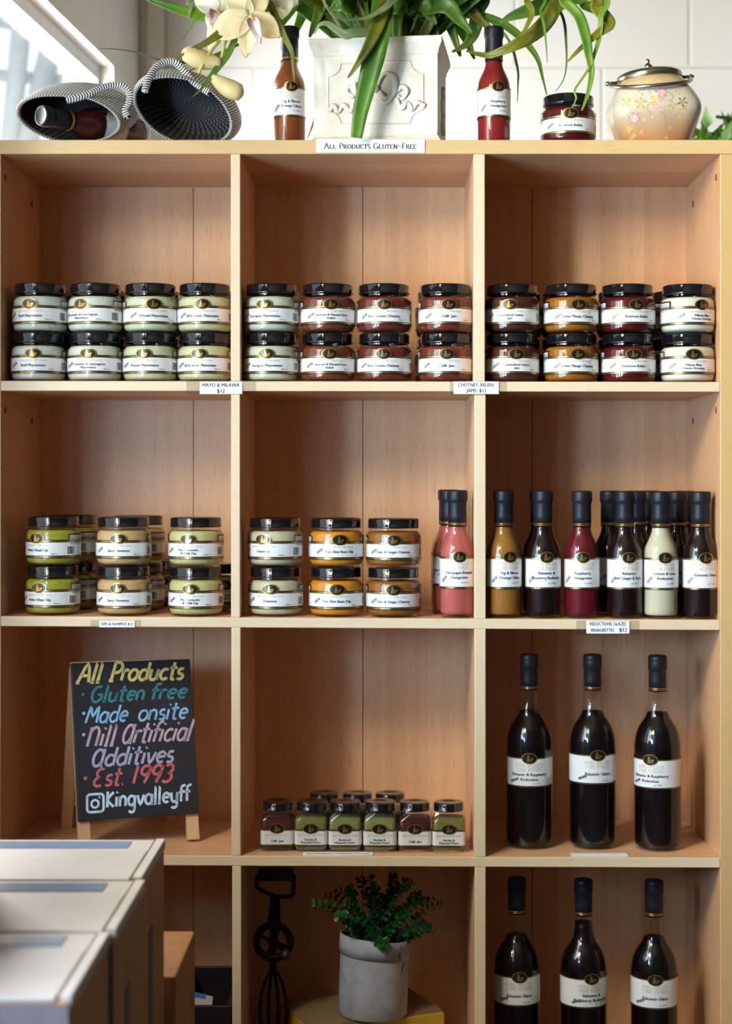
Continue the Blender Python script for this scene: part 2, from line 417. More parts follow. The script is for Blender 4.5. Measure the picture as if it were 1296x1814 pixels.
for i, (y0, nm) in enumerate(((-1.120, 'nearest'), (-.893, 'middle'), (-.667, 'farthest'))):
    dx = (0, .004, -.002)[i]
    carton(-.68, -.284+dx, y0+.002, y0+.225, .293, ZB, '%s of the three pale topped cartons in a row in the left foreground' % nm)
    carton(-.678, -.288, y0+.002, y0+.225, 0, .2925, 'brown carton directly under the %s pale topped carton' % nm, top=False, group='cartons at the bottom of the stack')
for i, y0 in enumerate((-1.120, -.893)):  # unseen upper cartons, added to block light from the bottom row
    carton(-.685, -.468, y0+.004, y0+.222, ZB+.0015, ZB+.262, '%s unseen carton added on the left end of the stack to shade the bottom row' % ('nearest', 'second')[i], top=False, group='unseen cartons added to shade the bottom row')
carton(-.60, -.273, -.425, -.20, 0, .405, 'plain brown carton standing behind the stack, nearest the shelving', top=False)
# pale timber screen standing outside the side window
SCR = plain('grey_painted_timber', rgb(196, 204, 208), .6)
e = empty('garden_screen', (0, 0, 0), 'pale grey slatted timber screen outside the left window, blurred by distance', 'screen')
for p0, p1, r in (((48, -60), (14, 300), .030), ((118, -20), (46, 260), .034), ((160, 20), (96, 280), .026), ((-30, -40), (-40, 300), .03)):
    m = MB(); a_, b_ = W(p0[0], p0[1], 2.6), W(p1[0], p1[1], 2.6); m.tube([a_+(a_-b_)*.2, b_+(b_-a_)*1.8], r, 6); m.build('post', SCR, e)
for p0, p1, r in (((-60, 22), (190, 74), .026), ((-60, 128), (190, 150), .020)):
    m = MB(); m.tube([W(p0[0], p0[1], 2.66), W(p1[0], p1[1], 2.66)], r, 6); m.build('rail', SCR, e)

# ================================================================== shelving unit
BEECH = wood('beech_laminate', rgb(232, 187, 142), rgb(205, 153, 110), rgb(172, 120, 90), 'z', .075)
BEECHX = wood('beech_laminate_shelf', rgb(232, 187, 142), rgb(208, 157, 115), rgb(172, 120, 90), 'x', .075)
MAPLE = wood('maple_edge_upright', rgb(220, 197, 164), rgb(209, 184, 148), rgb(192, 162, 124), 'z', .3, .4, .3)
MAPLEX = wood('maple_edge_shelf', rgb(220, 197, 164), rgb(209, 184, 148), rgb(192, 162, 124), 'x', .3, .4, .3)
OAK = wood('oak_edge_upright', rgb(202, 166, 112), rgb(188, 150, 96), rgb(176, 132, 78), 'z', .3, .4, .3)
OAKX = wood('oak_edge_top', rgb(206, 174, 124), rgb(193, 159, 107), rgb(184, 144, 90), 'x', .3, .4, .3)
GAP = plain('dark_joint', rgb(60, 40, 28), .8)
DP = .30
unit = empty('shelving_unit', (0, 0, 0), 'tall beech shelving unit of twelve open cells full of jars and bottles', 'shelving unit')
XL, XR = X(1.5), X(1275)
ZT0, ZT1 = Z(273), Z(248)
def quadbox(xs, zs_top, th, y0, y1, name, mats, axis='x', bevel=.0012):
    """board along x whose top follows zs_top at xs; front face gets the maple edge"""
    m = MB(); n = len(xs); vs = []
    for x, z in zip(xs, zs_top):
        vs += [(x, y0, z), (x, y1, z), (x, y1, z-th), (x, y0, z-th)]
    fs = []; mi = []
    for i in range(n-1):
        a, b = 4*i, 4*i+4
        fs += [(a, b, b+1, a+1), (a+1, b+1, b+2, a+2), (a+2, b+2, b+3, a+3), (a+3, b+3, b, a)]; mi += [0, 0, 0, 1]
    fs += [(0, 1, 2, 3), (4*n-1, 4*n-2, 4*n-3, 4*n-4)]; mi += [0, 0]
    m.v = vs; m.f = [list(f) for f in fs]; m.m = mi; m.sm = [False]*len(fs)
    return m.build(name, mats, unit, bevel=bevel)
SH = [((1.5, 674.5), (640, 675.5), (1275, 676.5)), ((1.5, 1091.5), (640, 1095), (1275, 1098.5)), ((1.5, 1514), (640, 1517), (1275, 1519.5)), ((1.5, 1925), (640, 1926), (1275, 1926))]
STH = [.0156, .0158, .0158, .018]
def zs(i, x):
    if i < 0: return ZT1
    p = [(X(a), Z(b)) for a, b in SH[i]]
    if x <= p[1][0]: (x0, z0), (x1, z1) = p[0], p[1]
    else: (x0, z0), (x1, z1) = p[1], p[2]
    return z0+(z1-z0)*(x-x0)/(x1-x0)
for i in range(4):
    quadbox([X(a) for a, b in SH[i]], [Z(b) for a, b in SH[i]], STH[i], 0, DP, 'bottom_board' if i == 3 else 'shelf', [BEECHX, MAPLEX])
quadbox([XL-.024, XR+.028], [ZT1, ZT1], ZT1-ZT0, -.0015, DP+.02, 'top_board', [BEECHX, OAKX])
def upright(x0, x1, z0, z1, name, edge=None):
    m = MB(); m.box(x0, x1, 0, DP, z0, z1); m.m[2] = 1
    return m.build(name, [BEECH, edge or MAPLE], unit, bevel=.0012)
upright(XL-.022, XL, 0, ZT0, 'side_panel'); upright(XR, XR+.026, 0, ZT0, 'side_panel', OAK)
DV = [((408.5, 425.5), (838.5, 858.5)), ((409, 425), (840, 860)), ((409.5, 426), (840, 860)), ((411, 427), (840.5, 860))]
for r in range(4):
    for a, b in DV[r]:
        xc = X((a+b)/2)
        top = ZT0 if r == 0 else zs(r-1, xc)-STH[r-1]
        upright(X(a), X(b), zs(r, xc)-.0002, top+.0002, 'divider')
bx = [XL-.02, -.332, -.038, .256, XR+.02]
for a, b in zip(bx, bx[1:]):
    m = MB(); m.box(a+.0006, b-.0006, DP, DP+.008, .02, ZT0+.01); m.build('back_panel', BEECH, unit)
m = MB(); m.box(XL, XR, DP+.0082, DP+.014, .02, ZT0); m.build('back_batten', GAP, unit)
m = MB(); m.box(XL, XR, .03, .045, 0, Z(1940)); m.build('plinth', BEECHX, unit)
for sx, x in ((1, XL), (-1, XR)):
    for z in (Z(308), Z(725)):
        for y in (.03, .23):
            m = MB(); m.lathe([(0, 0), (.0055, 0), (.0055, .0012), (.003, .0016), (0, .0016)], 20, M=Matrix.Translation((x, y, z-.01*(y > .1))) @ Matrix.Rotation(sx*PI/2, 4, 'Y'))
            m.build('cam_cover', plain('brown_plastic_cap', rgb(120, 78, 52), .5), unit)

# ================================================================== price cards
PAPER = plain('card_paper', rgb(236, 235, 234), .55, noise=rgb(230, 229, 228))
INK = plain('black_ink', rgb(26, 25, 28), .6)
TAPE = glass('clear_tape', (.93, .93, .92, 1), .12)
def card(px0, px1, py0, py1, lines, label, y=-.0012, tape=None, ink=INK):
    cx = X((px0+px1)/2); cz = Z((py0+py1)/2); w = (px1-px0)*.00088; h = (py1-py0)*.00088
    e = empty('price_card', (cx, y, cz), label, 'sign', 'price cards on the shelf edges')
    m = MB(); m.box(-w/2, w/2, -.0006, 0, -h/2, h/2); m.build('card', PAPER, e)
    l = Lay()
    for t, dx, pyb, hh, wm in lines: l.text(t, dx*.00088, (py0+py1)/2*.00088-pyb*.00088, hh*.00088, wm and wm*.00088)
    l.build('printed_text', ink, flat, .0009, e, 0)
    if tape:
        m = MB(); a, b, c, d = tape
        m.box(X(a)-cx, X(b)-cx, .0001, .0004, Z(d)-cz, Z(c)-cz); m.build('tape', TAPE, e)
    return e
card(560, 752, 247.5, 271, [(roman('All Products Gluten~Free', .78, 1.15), 0, 264.5, 10.2, 169)], 'white card reading all products gluten free on the top board edge', y=-.0027)
card(354, 429, 676, 698, [(sans('MAYO & MILAWA', .025), 0, 685.5, 7, 66), (sans('$12', .025), 0, 696, 7, 14)], 'white price card reading mayo and milawa', tape=(330, 453, 674.5, 699))
card(803, 883, 676, 698, [(sans('CHUTNEY, RELISH,', .025), 0, 685, 6.8, 64), (sans('JAMS  $12', .025), 0, 695, 6.8, 36)], 'white price card reading chutney, relish, jams', tape=(796, 897, 675, 701))
card(176, 239, 1099.5, 1111, [(sans('DIPS & HUMMUS $12', .025), 0, 1107.5, 5, 57)], 'small white price card reading dips and hummus', ink=plain('pale_ink', rgb(120, 128, 140), .6), tape=(160, 250, 1098.5, 1110))
card(1038, 1114, 1100, 1122, [(sans('REDUCTIONS, GLAZES', .025), 0, 1108, 6.6, 64), (sans('VINAIGRETTES', .025), -10, 1119, 6.2, 42), (sans('$12', .025), 27, 1119, 7.2, 14)], 'white price card reading reductions, glazes, vinaigrettes', tape=(1020, 1132, 1099, 1124))
def lying_card(px0, px1, py, i, txt, label):
    y = .006; x0, x1 = WX(px0, y), WX(px1, y); cx = (x0+x1)/2
    e = empty('price_card', (cx, y+.008, zs(i, cx)+.0004), label, 'sign', 'price cards on the shelf edges', rot=(0, 0, 0))
    m = MB(); m.box((x0-x1)/2, (x1-x0)/2, -.012, .011, 0, .0006); m.build('card', PAPER, e)
    if txt:
        l = Lay(); l.text(sans(txt, .02), 0, -.004, .0062, (x1-x0)*.9)
        l.build('printed_text', plain('blue_ink', rgb(58, 72, 120), .6), lambda s, z, off: Vector((s, z, .0006+off)), .0003, e, 0)
lying_card(536, 660, 1514, 2, 'NO ONION / GARLIC PACKS', 'white card lying flat before the small square jars')
lying_card(1012, 1112, 1519, 2, None, 'white card lying flat before the middle wine bottle')
# ================================================================== jars and bottles
GLASS = glass('clear_jar_glass', (.965, .975, .965, 1), .012, 1.66)
LID = plain('black_lid', rgb(15, 15, 19), .10, coat=.3, noise=rgb(17, 18, 22))
SLEEVE = plain('black_shrink_sleeve', rgb(26, 26, 32), .42, noise=rgb(31, 31, 38), nscale=120, bump=.15, spec=.25)
GOLD = plain('gold_foil', rgb(196, 152, 66), .28, metal=.85, noise=rgb(206, 168, 84))
LBL = plain('glossy_label_paper', rgb(226, 225, 222), .35, coat=.9, noise=rgb(226, 225, 222), nscale=15)
BLK = plain('glossy_label_black', rgb(20, 18, 18), .3, coat=.55)
PGOLD = plain('pale_gold_print', rgb(206, 182, 140), .45, metal=.2, noise=rgb(214, 192, 154))
GREYP = plain('grey_print', rgb(120, 118, 116), .5)
CONT = {}
def content(c, fleck, big=40):
    k = (c, fleck)
    if k in CONT: return CONT[k]
    m, N, L, p = newmat('contents_%02x%02x%02x' % c)
    tc = N.new('ShaderNodeTexCoord'); nz = N.new('ShaderNodeTexNoise'); nz.inputs['Scale'].default_value = 300; nz.inputs['Detail'].default_value = 2
    n2 = N.new('ShaderNodeTexNoise'); n2.inputs['Scale'].default_value = big; n2.inputs['Detail'].default_value = 3
    L.new(tc.outputs['Object'], nz.inputs[0]); L.new(tc.outputs['Object'], n2.inputs[0])
    rp = N.new('ShaderNodeValToRGB'); rp.color_ramp.elements[0].position = .63; rp.color_ramp.elements[1].position = .72
    L.new(nz.outputs[0], rp.inputs[0])
    a = N.new('ShaderNodeMix'); a.data_type = 'RGBA'; a.inputs[6].default_value = rgb(*c); a.inputs[7].default_value = rgb(*[x*.86 for x in c]); L.new(n2.outputs[0], a.inputs[0])
    b = N.new('ShaderNodeMix'); b.data_type = 'RGBA'; b.inputs[7].default_value = rgb(*fleck); L.new(a.outputs[2], b.inputs[6]); L.new(rp.outputs[0], b.inputs[0])
    L.new(b.outputs[2], p.inputs['Base Color']); p.inputs['Roughness'].default_value = .45; p.inputs['Specular IOR Level'].default_value = .12
    CONT[k] = m; return m

def figure(l, cx, cz, s):
    """the little gilt silhouette: someone seated facing right before a footed bowl"""
    def P(pts): l.poly([(cx+a*s, cz+b*s) for a, b in pts])
    P(arc(-.17, .50, .13, .15, 0, 330, 12))
    P([(-.27, .40), (-.07, .40), (.02, .18), (.05, -.12), (.26, -.2), (.3, -.46), (-.42, -.52), (-.44, -.3), (-.36, .12)])
    P([(.02, .12), (.3, .02), (.3, -.04), (.03, .0)])
    P([(.24, .08), (.64, .12), (.6, -.1), (.48, -.2), (.5, -.42), (.34, -.42), (.36, -.2), (.26, -.1)])
def ellipse_patch(cx, cz, a, b, n=36):
    return [(cx+a*math.cos(2*PI*i/n), cz+b*math.sin(2*PI*i/n)) for i in range(n)]
def make_label(parent, mp, half, zb, zt, lb, emb, lines, maker, stamp=None, net=None, barcode=None, side=None, o0=.0003):
    """band of label paper with black and gilt rules and lettering; the emblem is a piece of its own.  half: half arc length"""
    L = Lay(); L.rect(-half, half, zb, zt)
    K = Lay(); G = Lay(); Q = Lay(); S2 = Lay()
    for z, up in ((zt, 1), (zb, -1)):
        K.rect(-half, half, min(z, z+up*lb), max(z, z+up*lb))
        G.rect(-half, half, *sorted((z+up*lb*.38, z+up*lb*.66)))
    if side:
        a, ztop = side
        for sg in (-1, 1):
            x0, x1 = sorted((sg*a, sg*half))
            K.rect(*sorted((sg*a, sg*(a+.0022))), zt, ztop); K.rect(x0, x1, ztop-.0022, ztop)
            S2.rect(x0, x1, zt, ztop-.0022)
            z = ztop-.004
            while z > zt-.004:
                Q.rect(x0+.003, x1-.002-.004*random.random(), z-.0008, z); z -= .0019
    T = Lay(); U = Lay()
    for t, cx, z, h, wm in lines: T.text(sans(t, .03), cx, z, h, wm)
    if net: t, cx, z, h = net; T.text(sans(t, 0), cx, z, h)
    if stamp:
        cx, cz, w_, h_, ang, solid = stamp
        s0 = len(T.v)
        if solid: T.rect(-w_/2, w_/2, -h_/2, h_/2)
        else:
            for a, b, c, d in ((-w_/2, w_/2, -h_/2, -h_/2+.0006), (-w_/2, w_/2, h_/2-.0006, h_/2), (-w_/2, -w_/2+.0006, -h_/2, h_/2), (w_/2-.0006, w_/2, -h_/2, h_/2)): T.rect(a, b, c, d)
            T.text(sans('GLUTEN FREE', .02), 0, -h_*.28, h_*.52, w_*.86)
        ca, sa = math.cos(ang), math.sin(ang)
        rt = lambda x, y: (cx+x*ca-y*sa, cz+x*sa+y*ca)
        T.xf(rt, s0)
        if solid: U.text(sans('GLUTEN FREE', .02), 0, -h_*.28, h_*.55, w_*.88); U.xf(rt)
    if barcode:
        x0, x1, z0, z1 = barcode; x = x0; rnd = random.Random(3)
        while x < x1:
            b = rnd.choice((.0003, .0005, .0008)); T.rect(x, x+b, z0, z1); x += b+rnd.choice((.0004, .0006, .0009))
    N = Lay()
    for t, cx, z, h, wm in maker: N.text(t, cx, z, h, wm)
    lab = print_mesh('label', [(L, 0, o0), (S2, 0, o0), (K, 1, o0+.0002), (G, 2, o0+.0004), (Q, 3, o0+.0003), (N, 4, o0+.0003), (T, 5, o0+.0004), (U, 0, o0+.0006)],
                     [LBL, BLK, GOLD, GREYP, PGOLD, INK], mp, parent)
    ex, ez, ea, eb = emb
    E0 = Lay(); E0.poly(ellipse_patch(ex, ez, ea, eb)); E1 = Lay(); E1.poly(ellipse_patch(ex, ez, ea*.88, eb*.86)); E2 = Lay(); figure(E2, ex, ez-.05*eb, eb*1.12)
    o = print_mesh('emblem', [(E0, 1, o0+.0006), (E1, 0, o0+.0008), (E2, 1, o0+.0011)], [BLK, GOLD], mp, lab, .0012)
    o['label'] = 'oval black and gold emblem'
    return lab

JR, JH = .0434, .0776
def jar_proto(cont, lines):
    e = empty('jar', (0, 0, 0))
    m = MB(); m.lathe([(0, .0015), (.030, .0008), (.0365, 0), (.0405, .0016), (.0426, .0052), (JR, .0095), (JR, .0492), (.0428, .0522), (.0408, .0555), (.0389, .0574), (.0380, .0590), (.0384, .0604), (.0376, .0616), (.0382, .0632), (.0376, .066)], 56)
    m.build('glass_body', GLASS, e)
    m = MB(); r = JR-.0016; m.lathe([(0, .0034), (.035, .0034), (.0392, .0052), (.0412, .0085), (r, .012), (r, .049), (.0408, .0522), (.0388, .0548), (.037, .0562), (.02, .0568), (0, .0562)], 48)
    m.build('contents', cont, e)
    m = MB(); m.lathe([(.0372, .0618), (.0398, .0618), (.0405, .0626), (.0405, .0640), (.0399, .0646), (.0400, .0748), (.0394, .0764), (.0380, .0772), (.0366, .0770), (.0355, .0764), (0, .0764)], 56)
    m.build('lid', LID, e)
    n = len(lines); h = .0043
    ls = [(t, 0, (.0232 if n == 1 else .0252-.0052*i), h if n == 1 else h*.9, .054) for i, t in enumerate(lines)]
    make_label(e, cyl(JR), math.radians(128)*JR, .0166, .0372, .0040, (0, .0436, .0130, .0085), ls,
               [(roman('KING VALLEY FINE FOODS', None, 1.0), 0, .0312, .0026, .049)],
               stamp=(-.0335, .0262, .0125, .0036, .55, False), net=('300g net', .029, .0185, .0021),
               barcode=(math.radians(66)*JR, math.radians(84)*JR, .019, .031), side=(math.radians(69)*JR, .0502))
    return e
BR, BH = .0279, .200
def bottle_proto(cont, lines):
    e = empty('sauce_bottle', (0, 0, 0))
    sh = [(.0145, .146), (.0147, .1405), (.0156, .135), (.0178, .128), (.0215, .1205), (.0248, .1135), (.0268, .1065), (.0278, .0985), (BR, .094)]
    m = MB(); m.lathe([(0, .003), (.022, .0012), (.0255, 0), (.0273, .0022), (BR, .0055)]+sh[::-1]+[(.0145, .17)], 48)
    m.build('glass_body', GLASS, e)
    m = MB(); m.lathe([(0, .005), (.023, .005), (.0258, .007), (BR-.0015, .011)]+[(r-.0015, z) for r, z in sh[::-1]]+[(0, .146)], 40); m.build('contents', cont, e)
    m = MB(); m.lathe([(.0146, .1425), (.0149, .1425), (.0149, .16), (.0147, .178), (.0150, .1815), (.0161, .1830), (.0164, .1855), (.0164, .1965), (.0156, .1992), (.0140, .2), (.0128, .1994), (0, .1994)], 40)
    s = m.build('cap_sleeve', SLEEVE, e)
    m = MB()
    for z in (.1455, .1478): m.lathe([(.0149, z-.0006), (.01505, z-.0006), (.01505, z+.0006), (.0149, z+.0006)], 40)
    m.build('gilt_band', GOLD, s)
    n = len(lines)
    ls = [(t, 0, .0690-.0075*i if n == 2 else .0672, .0046, .047) for i, t in enumerate(lines)]
    make_label(e, cyl(BR), math.radians(140)*BR, .0490, .0925, .0031, (.0, .0958, .0116, .0088), ls,
               [(roman('KING VALLEY', None, 1.0), 0, .0830, .0050, .036), (roman('FINE FOODS', None, 1.0), 0, .0762, .0050, .033)],
               stamp=(-.0255, .0610, .0125, .0040, .8, False), net=('net. 250ml', .009, .0545, .0022))
    return e
WR, WH = .0372, .308
def wine_proto(cont, lines, dz=0.0, fill=.217):
    e = empty('wine_bottle', (0, 0, 0))
    sh = [(.0137, .254), (.0141, .245), (.0152, .230), (.0170, .2165), (.0205, .2085), (.0255, .2015), (.0305, .1935), (.0342, .184), (.0363, .174), (.0371, .166), (WR, .158)]
    m = MB(); m.lathe([(0, .016), (.012, .013), (.022, .004), (.028, .0006), (.032, 0), (.0355, .0025), (.0368, .0065), (WR, .012)]+sh[::-1]+[(.0137, .285)], 60)
    m.build('glass_body', GLASS, e)
    inn = [(r-.0014, z) for r, z in sh[::-1] if z < fill]
    rf = .0158 if fill < .222 else .0132
    m = MB(); m.lathe([(0, .018), (.014, .015), (.024, .0065), (.031, .004), (.0348, .0075), (WR-.0014, .014)]+inn+[(rf, fill), (0, fill)], 48); m.build('contents', cont, e)
    m = MB(); m.lathe([(.0138, .2505), (.0141, .2505), (.0139, .268), (.0137, .2835), (.0140, .2845), (.0147, .2855), (.0148, .2975), (.0146, .2985), (.0149, .3), (.0148, .3045), (.0138, .3072), (.012, .308), (0, .3076)], 44)
    s = m.build('cap_sleeve', SLEEVE, e)
    m = MB()
    for z in (.2535, .2560): m.lathe([(.0140, z-.0006), (.0143, z-.0006), (.0143, z+.0006), (.0140, z+.0006)], 40)
    m.build('gilt_band', GOLD, s)
    n = len(lines); H = .0432
    zb = .1022+dz; zt = .1448+dz
    ls = [(t, 0, zb+.0158-.0078*i if n == 2 else zb+.0122, .0050, .058) for i, t in enumerate(lines)]
    make_label(e, cyl(WR), math.radians(140)*WR, zb, zt, .0026, (.0, zt+.0012, .0124, .0088), ls,
               [(roman('KING VALLEY', None, .9), 0, zb+.0300, .0052, .043), (roman('FINE FOODS', None, .9), 0, zb+.0232, .0052, .040)],
               stamp=(-.025, zb+.0085, .0150, .0036, .38, True), net=('net. 750ml', .012, zb+.0028, .0022), side=None)
    return e
QW = .0525
FILM = glass('clear_film', (.975, .975, .98, 1), .03, 1.6)
def square_proto(cont, lines):
    e = empty('square_jar', (0, 0, 0))
    def ring(w, rc, z, n=6):
        h = w/2; out = []
        for qx, qy, a0 in ((1, -1, -90), (1, 1, 0), (-1, 1, 90), (-1, -1, 180)):
            for i in range(n+1):
                a = math.radians(a0+90*i/n); out.append((qx*(h-rc)+rc*math.cos(a), qy*(h-rc)+rc*math.sin(a), z))
        return out
    def loft(spec, name, mat, cap0=True, cap1=True):
        m = MB(); n = 28; b = 0
        for w, rc, z in spec: m.v += ring(w, rc, z)
        for k in range(len(spec)-1):
            for i in range(n): m.f.append([k*n+i, k*n+(i+1) % n, (k+1)*n+(i+1) % n, (k+1)*n+i])
        if cap0: m.f.append(list(range(n))[::-1])
        if cap1: m.f.append([(len(spec)-1)*n+i for i in range(n)])
        m.m = [0]*len(m.f); m.sm = [True]*len(m.f)
        return m.build(name, mat, e)
    loft([(.046, .010, 0), (.0505, .009, .0012), (QW, .0075, .004), (QW, .0075, .049), (.0505, .011, .0525), (.046, .0165, .0575), (.0425, .0205, .0605), (.0405, .0200, .062), (.0405, .0200, .066)], 'glass_body', GLASS, True, False)
    q = QW-.003
    loft([(.046, .010, .003), (q, .0065, .0055), (q, .0065, .049), (.046, .012, .0515), (.03, .014, .0525)], 'contents', cont)
    m = MB(); m.lathe([(.0205, .0625), (.0232, .0625), (.0237, .0632), (.0237, .0645), (.0233, .0650), (.0233, .0730), (.0226, .0748), (.0212, .0755), (.0204, .0750), (0, .0750)], 40); m.build('lid', LID, e)
    # shrink film gathered round the shoulder and over the lid
    m = MB(); n = 28; spec = [(QW+.0012, .0082, .001), (QW+.0012, .0082, .049), (.0540, .0125, .055), (.0530, .021, .061), (.0510, .0250, .067), (.0502, .0248, .0745), (.047, .0234, .0768), (.02, .0098, .0766)]
    for w, rc, z in spec:
        for i, p in enumerate(ring(w, rc, z)):
            k = 1+(random.uniform(-.045, .03) if .05 < z < .064 else random.uniform(-.003, .003)); m.v.append((p[0]*k, p[1]*k, p[2]+(random.uniform(-.0015, .0015) if .05 < z < .07 else 0)))
    for k in range(len(spec)-1):
        for i in range(n): m.f.append([k*n+i, k*n+(i+1) % n, (k+1)*n+(i+1) % n, (k+1)*n+i])
    m.m = [0]*len(m.f); m.sm = [False]*len(m.f); m.build('shrink_film', FILM, e)
    nl = len(lines)
    ls = [(t, 0, .0178-.0045*i if nl == 2 else .0152, .0037, .040) for i, t in enumerate(lines)]
    make_label(e, rsq(QW, .0075), .060, .0112, .0330, .0026, (0, .0366, .0125, .0080), ls, [(roman('KING VALLEY FINE FOODS', None, .9), 0, .0250, .0025, .046)])
    return e

PROD = {
 'basil': ((214, 218, 204), (150, 164, 128), ['Basil Mayonnaise'], 'basil mayonnaise'),
 'coriander': ((214, 216, 200), (150, 160, 120), ['Coriander & Lemongrass', 'Mayonnaise'], 'coriander and lemongrass mayonnaise'),
 'wasabi': ((206, 210, 170), (150, 166, 100), ['Wasabi Mayonnaise'], 'wasabi mayonnaise'),
 'dill': ((208, 206, 158), (150, 156, 96), ['Dill & Lemon  Mayonnaise'], 'dill and lemon mayonnaise'),
 'tarragon': ((208, 212, 188), (140, 154, 108), ['Tarragon Mayonnaise'], 'tarragon mayonnaise'),
 'capsicum': ((116, 56, 38), (196, 120, 60), ['Capsicum & Mustard Seed', 'Relish'], 'capsicum and mustard seed relish'),
 'tomato': ((108, 44, 34), (184, 96, 50), ['Red Tomato Chutney'], 'red tomato chutney'),
 'chilli': ((114, 46, 34), (214, 140, 60), ['Chilli  Jam'], 'chilli jam'),
 'onion': ((82, 42, 30), (110, 66, 44), ['Caramelised Onion', 'Jam'], 'caramelised onion jam'),
 'mango': ((158, 94, 24), (196, 130, 40), ['Indian Mango Chutney'], 'indian mango chutney'),
 'beetroot': ((86, 14, 20), (110, 30, 30), ['Beetroot Relish'], 'beetroot relish'),
 'milawa': ((222, 218, 196), (200, 196, 170), ['Milawa Blue', 'Cheese Dressing'], 'blue cheese dressing'),
 'dhaal': ((172, 162, 54), (130, 126, 40), ['Indian Dhaal Dip'], 'indian dhaal dip'),
 'spicy': ((206, 166, 112), (170, 120, 72), ['Spicy Hummus'], 'spicy hummus'),
 'pea': ((200, 194, 128), (150, 150, 84), ['Pea, Coriander', '& Chilli Dip'], 'pea, coriander and chilli dip'),
 'hummus': ((206, 196, 160), (170, 156, 110), ['Hummus'], 'hummus'),
 'bean': ((218, 138, 34), (190, 104, 24), ['Fart Alot Bean Dip'], 'orange bean dip'),
 'ginger': ((150, 92, 34), (116, 66, 24), ['Date & Ginger Chutney'], 'ginger chutney')}
BOT = {
 'fig': ((156, 104, 42), ['Fig & Blood', 'Orange Glaze']), 'figtop': ((138, 70, 30), ['Fig & Blood', 'Orange Glaze']),
 'balrasp': ((28, 9, 9), ['Balsamic &', 'Raspberry Reduction']), 'rasptop': ((138, 36, 34), ['Raspberry', 'Vinaigrette']), 'rasp': ((98, 18, 30), ['Raspberry', 'Vinaigrette']),
 'garlic': ((28, 10, 9), ['Balsamic', 'with Ginger & Garlic']), 'lime': ((202, 194, 164), ['Lemon & Lime', 'Reduction']),
 'glaze': ((27, 10, 9), ['Balsamic Glaze']), 'raspshaded': ((64, 20, 22), ['Raspberry', 'Vinaigrette']), 'rhubarb': ((186, 92, 84), ['Champagne Rhubarb', 'Vinaigrette'])}  # the basket bottle's contents are darkened to stand for shade
PROTO = {}
def place(kind, key, loc, rot, label, cat, group, scale=1, maker=None):
    k = (kind, key)
    if k not in PROTO:
        o = maker(); PROTO[k] = o; index_kids(o)
    else: o = copy_tree(PROTO[k])
    o.location = loc; o.rotation_euler = rot if isinstance(rot, tuple) else (0, 0, rot); o.scale = (scale,)*3
    tag(o, label, cat, group)
    return o
def jar(key, loc, emb, label, group, rot=None):
    c, fl, ln, nm = PROD[key]
    return place('jar', key, loc, rot or math.asin(emb), label, 'jar', group, 1, lambda: jar_proto(content(c, fl), ln))
def bottle(key, loc, emb, label, group='sauce bottles', scale=1, rot=None):
    c, ln = BOT[key]
    return place('bottle', key, loc, rot or math.asin(emb), label, 'bottle', group, scale, lambda: bottle_proto(content(c, tuple(min(255, x+6) for x in c), 25), ln))
GT = 'preserve jars on the top row of cells'; GM = 'preserve jars on the second row of cells'
ROW1 = [('basil', 71.5, -.19, 68, 0), ('coriander', 169, -.36, 168, -.08), ('wasabi', 267, .25, 266, -.1), ('dill', 362.5, 0, 362.5, -.1),
        ('tarragon', 480.5, -.2, 479.5, -.1), ('capsicum', 580.5, .15, 580.5, .1), ('tomato', 680, 0, 680, -.03), ('chilli', 789, .08, 789, 0),
        ('onion', 906, -.15, 906, .1), ('mango', 1011, .18, 1011, .16), ('beetroot', 1111, .2, 1112, .07), ('milawa', 1217, .37, 1217, .05)]
BACK = {'basil': 8, 'coriander': 7, 'wasabi': 6, 'dill': 2, 'tarragon': 4, 'chilli': -8, 'onion': 6, 'mango': -8, 'beetroot': 4, 'milawa': 5}
CELL = ['left', 'left', 'left', 'left', 'middle', 'middle', 'middle', 'middle', 'right', 'right', 'right', 'right']
for n, (k, pt, et, pb, eb) in enumerate(ROW1):
    nm = PROD[k][3]; y = .051
    xb = WX(pb, y); z = zs(0, xb)
    jar(k, (xb, y, z+.0001), eb, 'lower jar of %s in the top %s cell' % (nm, CELL[n]), GT)
    jar(k, (WX(pt, y), y-.001, z+JH), et, 'upper jar of %s stacked in the top %s cell' % (nm, CELL[n]), GT)
    if k in BACK:
        yb = .148; xk = WX(pb+BACK[k], yb)
        lim = {'left': (XL, X(409)), 'middle': (X(426), X(839)), 'right': (X(859), XR)}[CELL[n]]
        ki = n % 4; xk = min(max(xk, lim[0]+.0442+.0876*ki), lim[1]-.0442-.0876*(3-ki))
        for q, nmz in ((0, 'lower'), (1, 'upper')):
            jar(k, (xk+.001*q, yb, zs(0, xk)+.0001+q*JH), .5, '%s shadowed jar tucked behind the front %s jars' % (nmz, nm), 'jars half hidden behind the front row')
ROW2 = [('dhaal', 95, -.44, 93.5, -.32, .052), ('spicy', 219, -.04, 220, -.08, .047), ('pea', 347, -.17, 347, -.1, .043),
        ('hummus', 487, -.37, 488, -.14, .05), ('bean', 595.5, .16, 595.5, .05, .05), ('ginger', 696.5, 0, 696.5, 0, .047)]
for n, (k, pt, et, pb, eb, y) in enumerate(ROW2):
    nm = PROD[k][3]; c = 'left' if n < 3 else 'middle'; xb = WX(pb, y); z = zs(1, xb)
    jar(k, (xb, y, z+.0001), eb, 'lower jar of %s in the second row %s cell' % (nm, c), GM)
    jar(k, (WX(pt, y), y-.001, z+JH+.0002), et, 'upper jar of %s stacked in the second row %s cell' % (nm, c), GM)
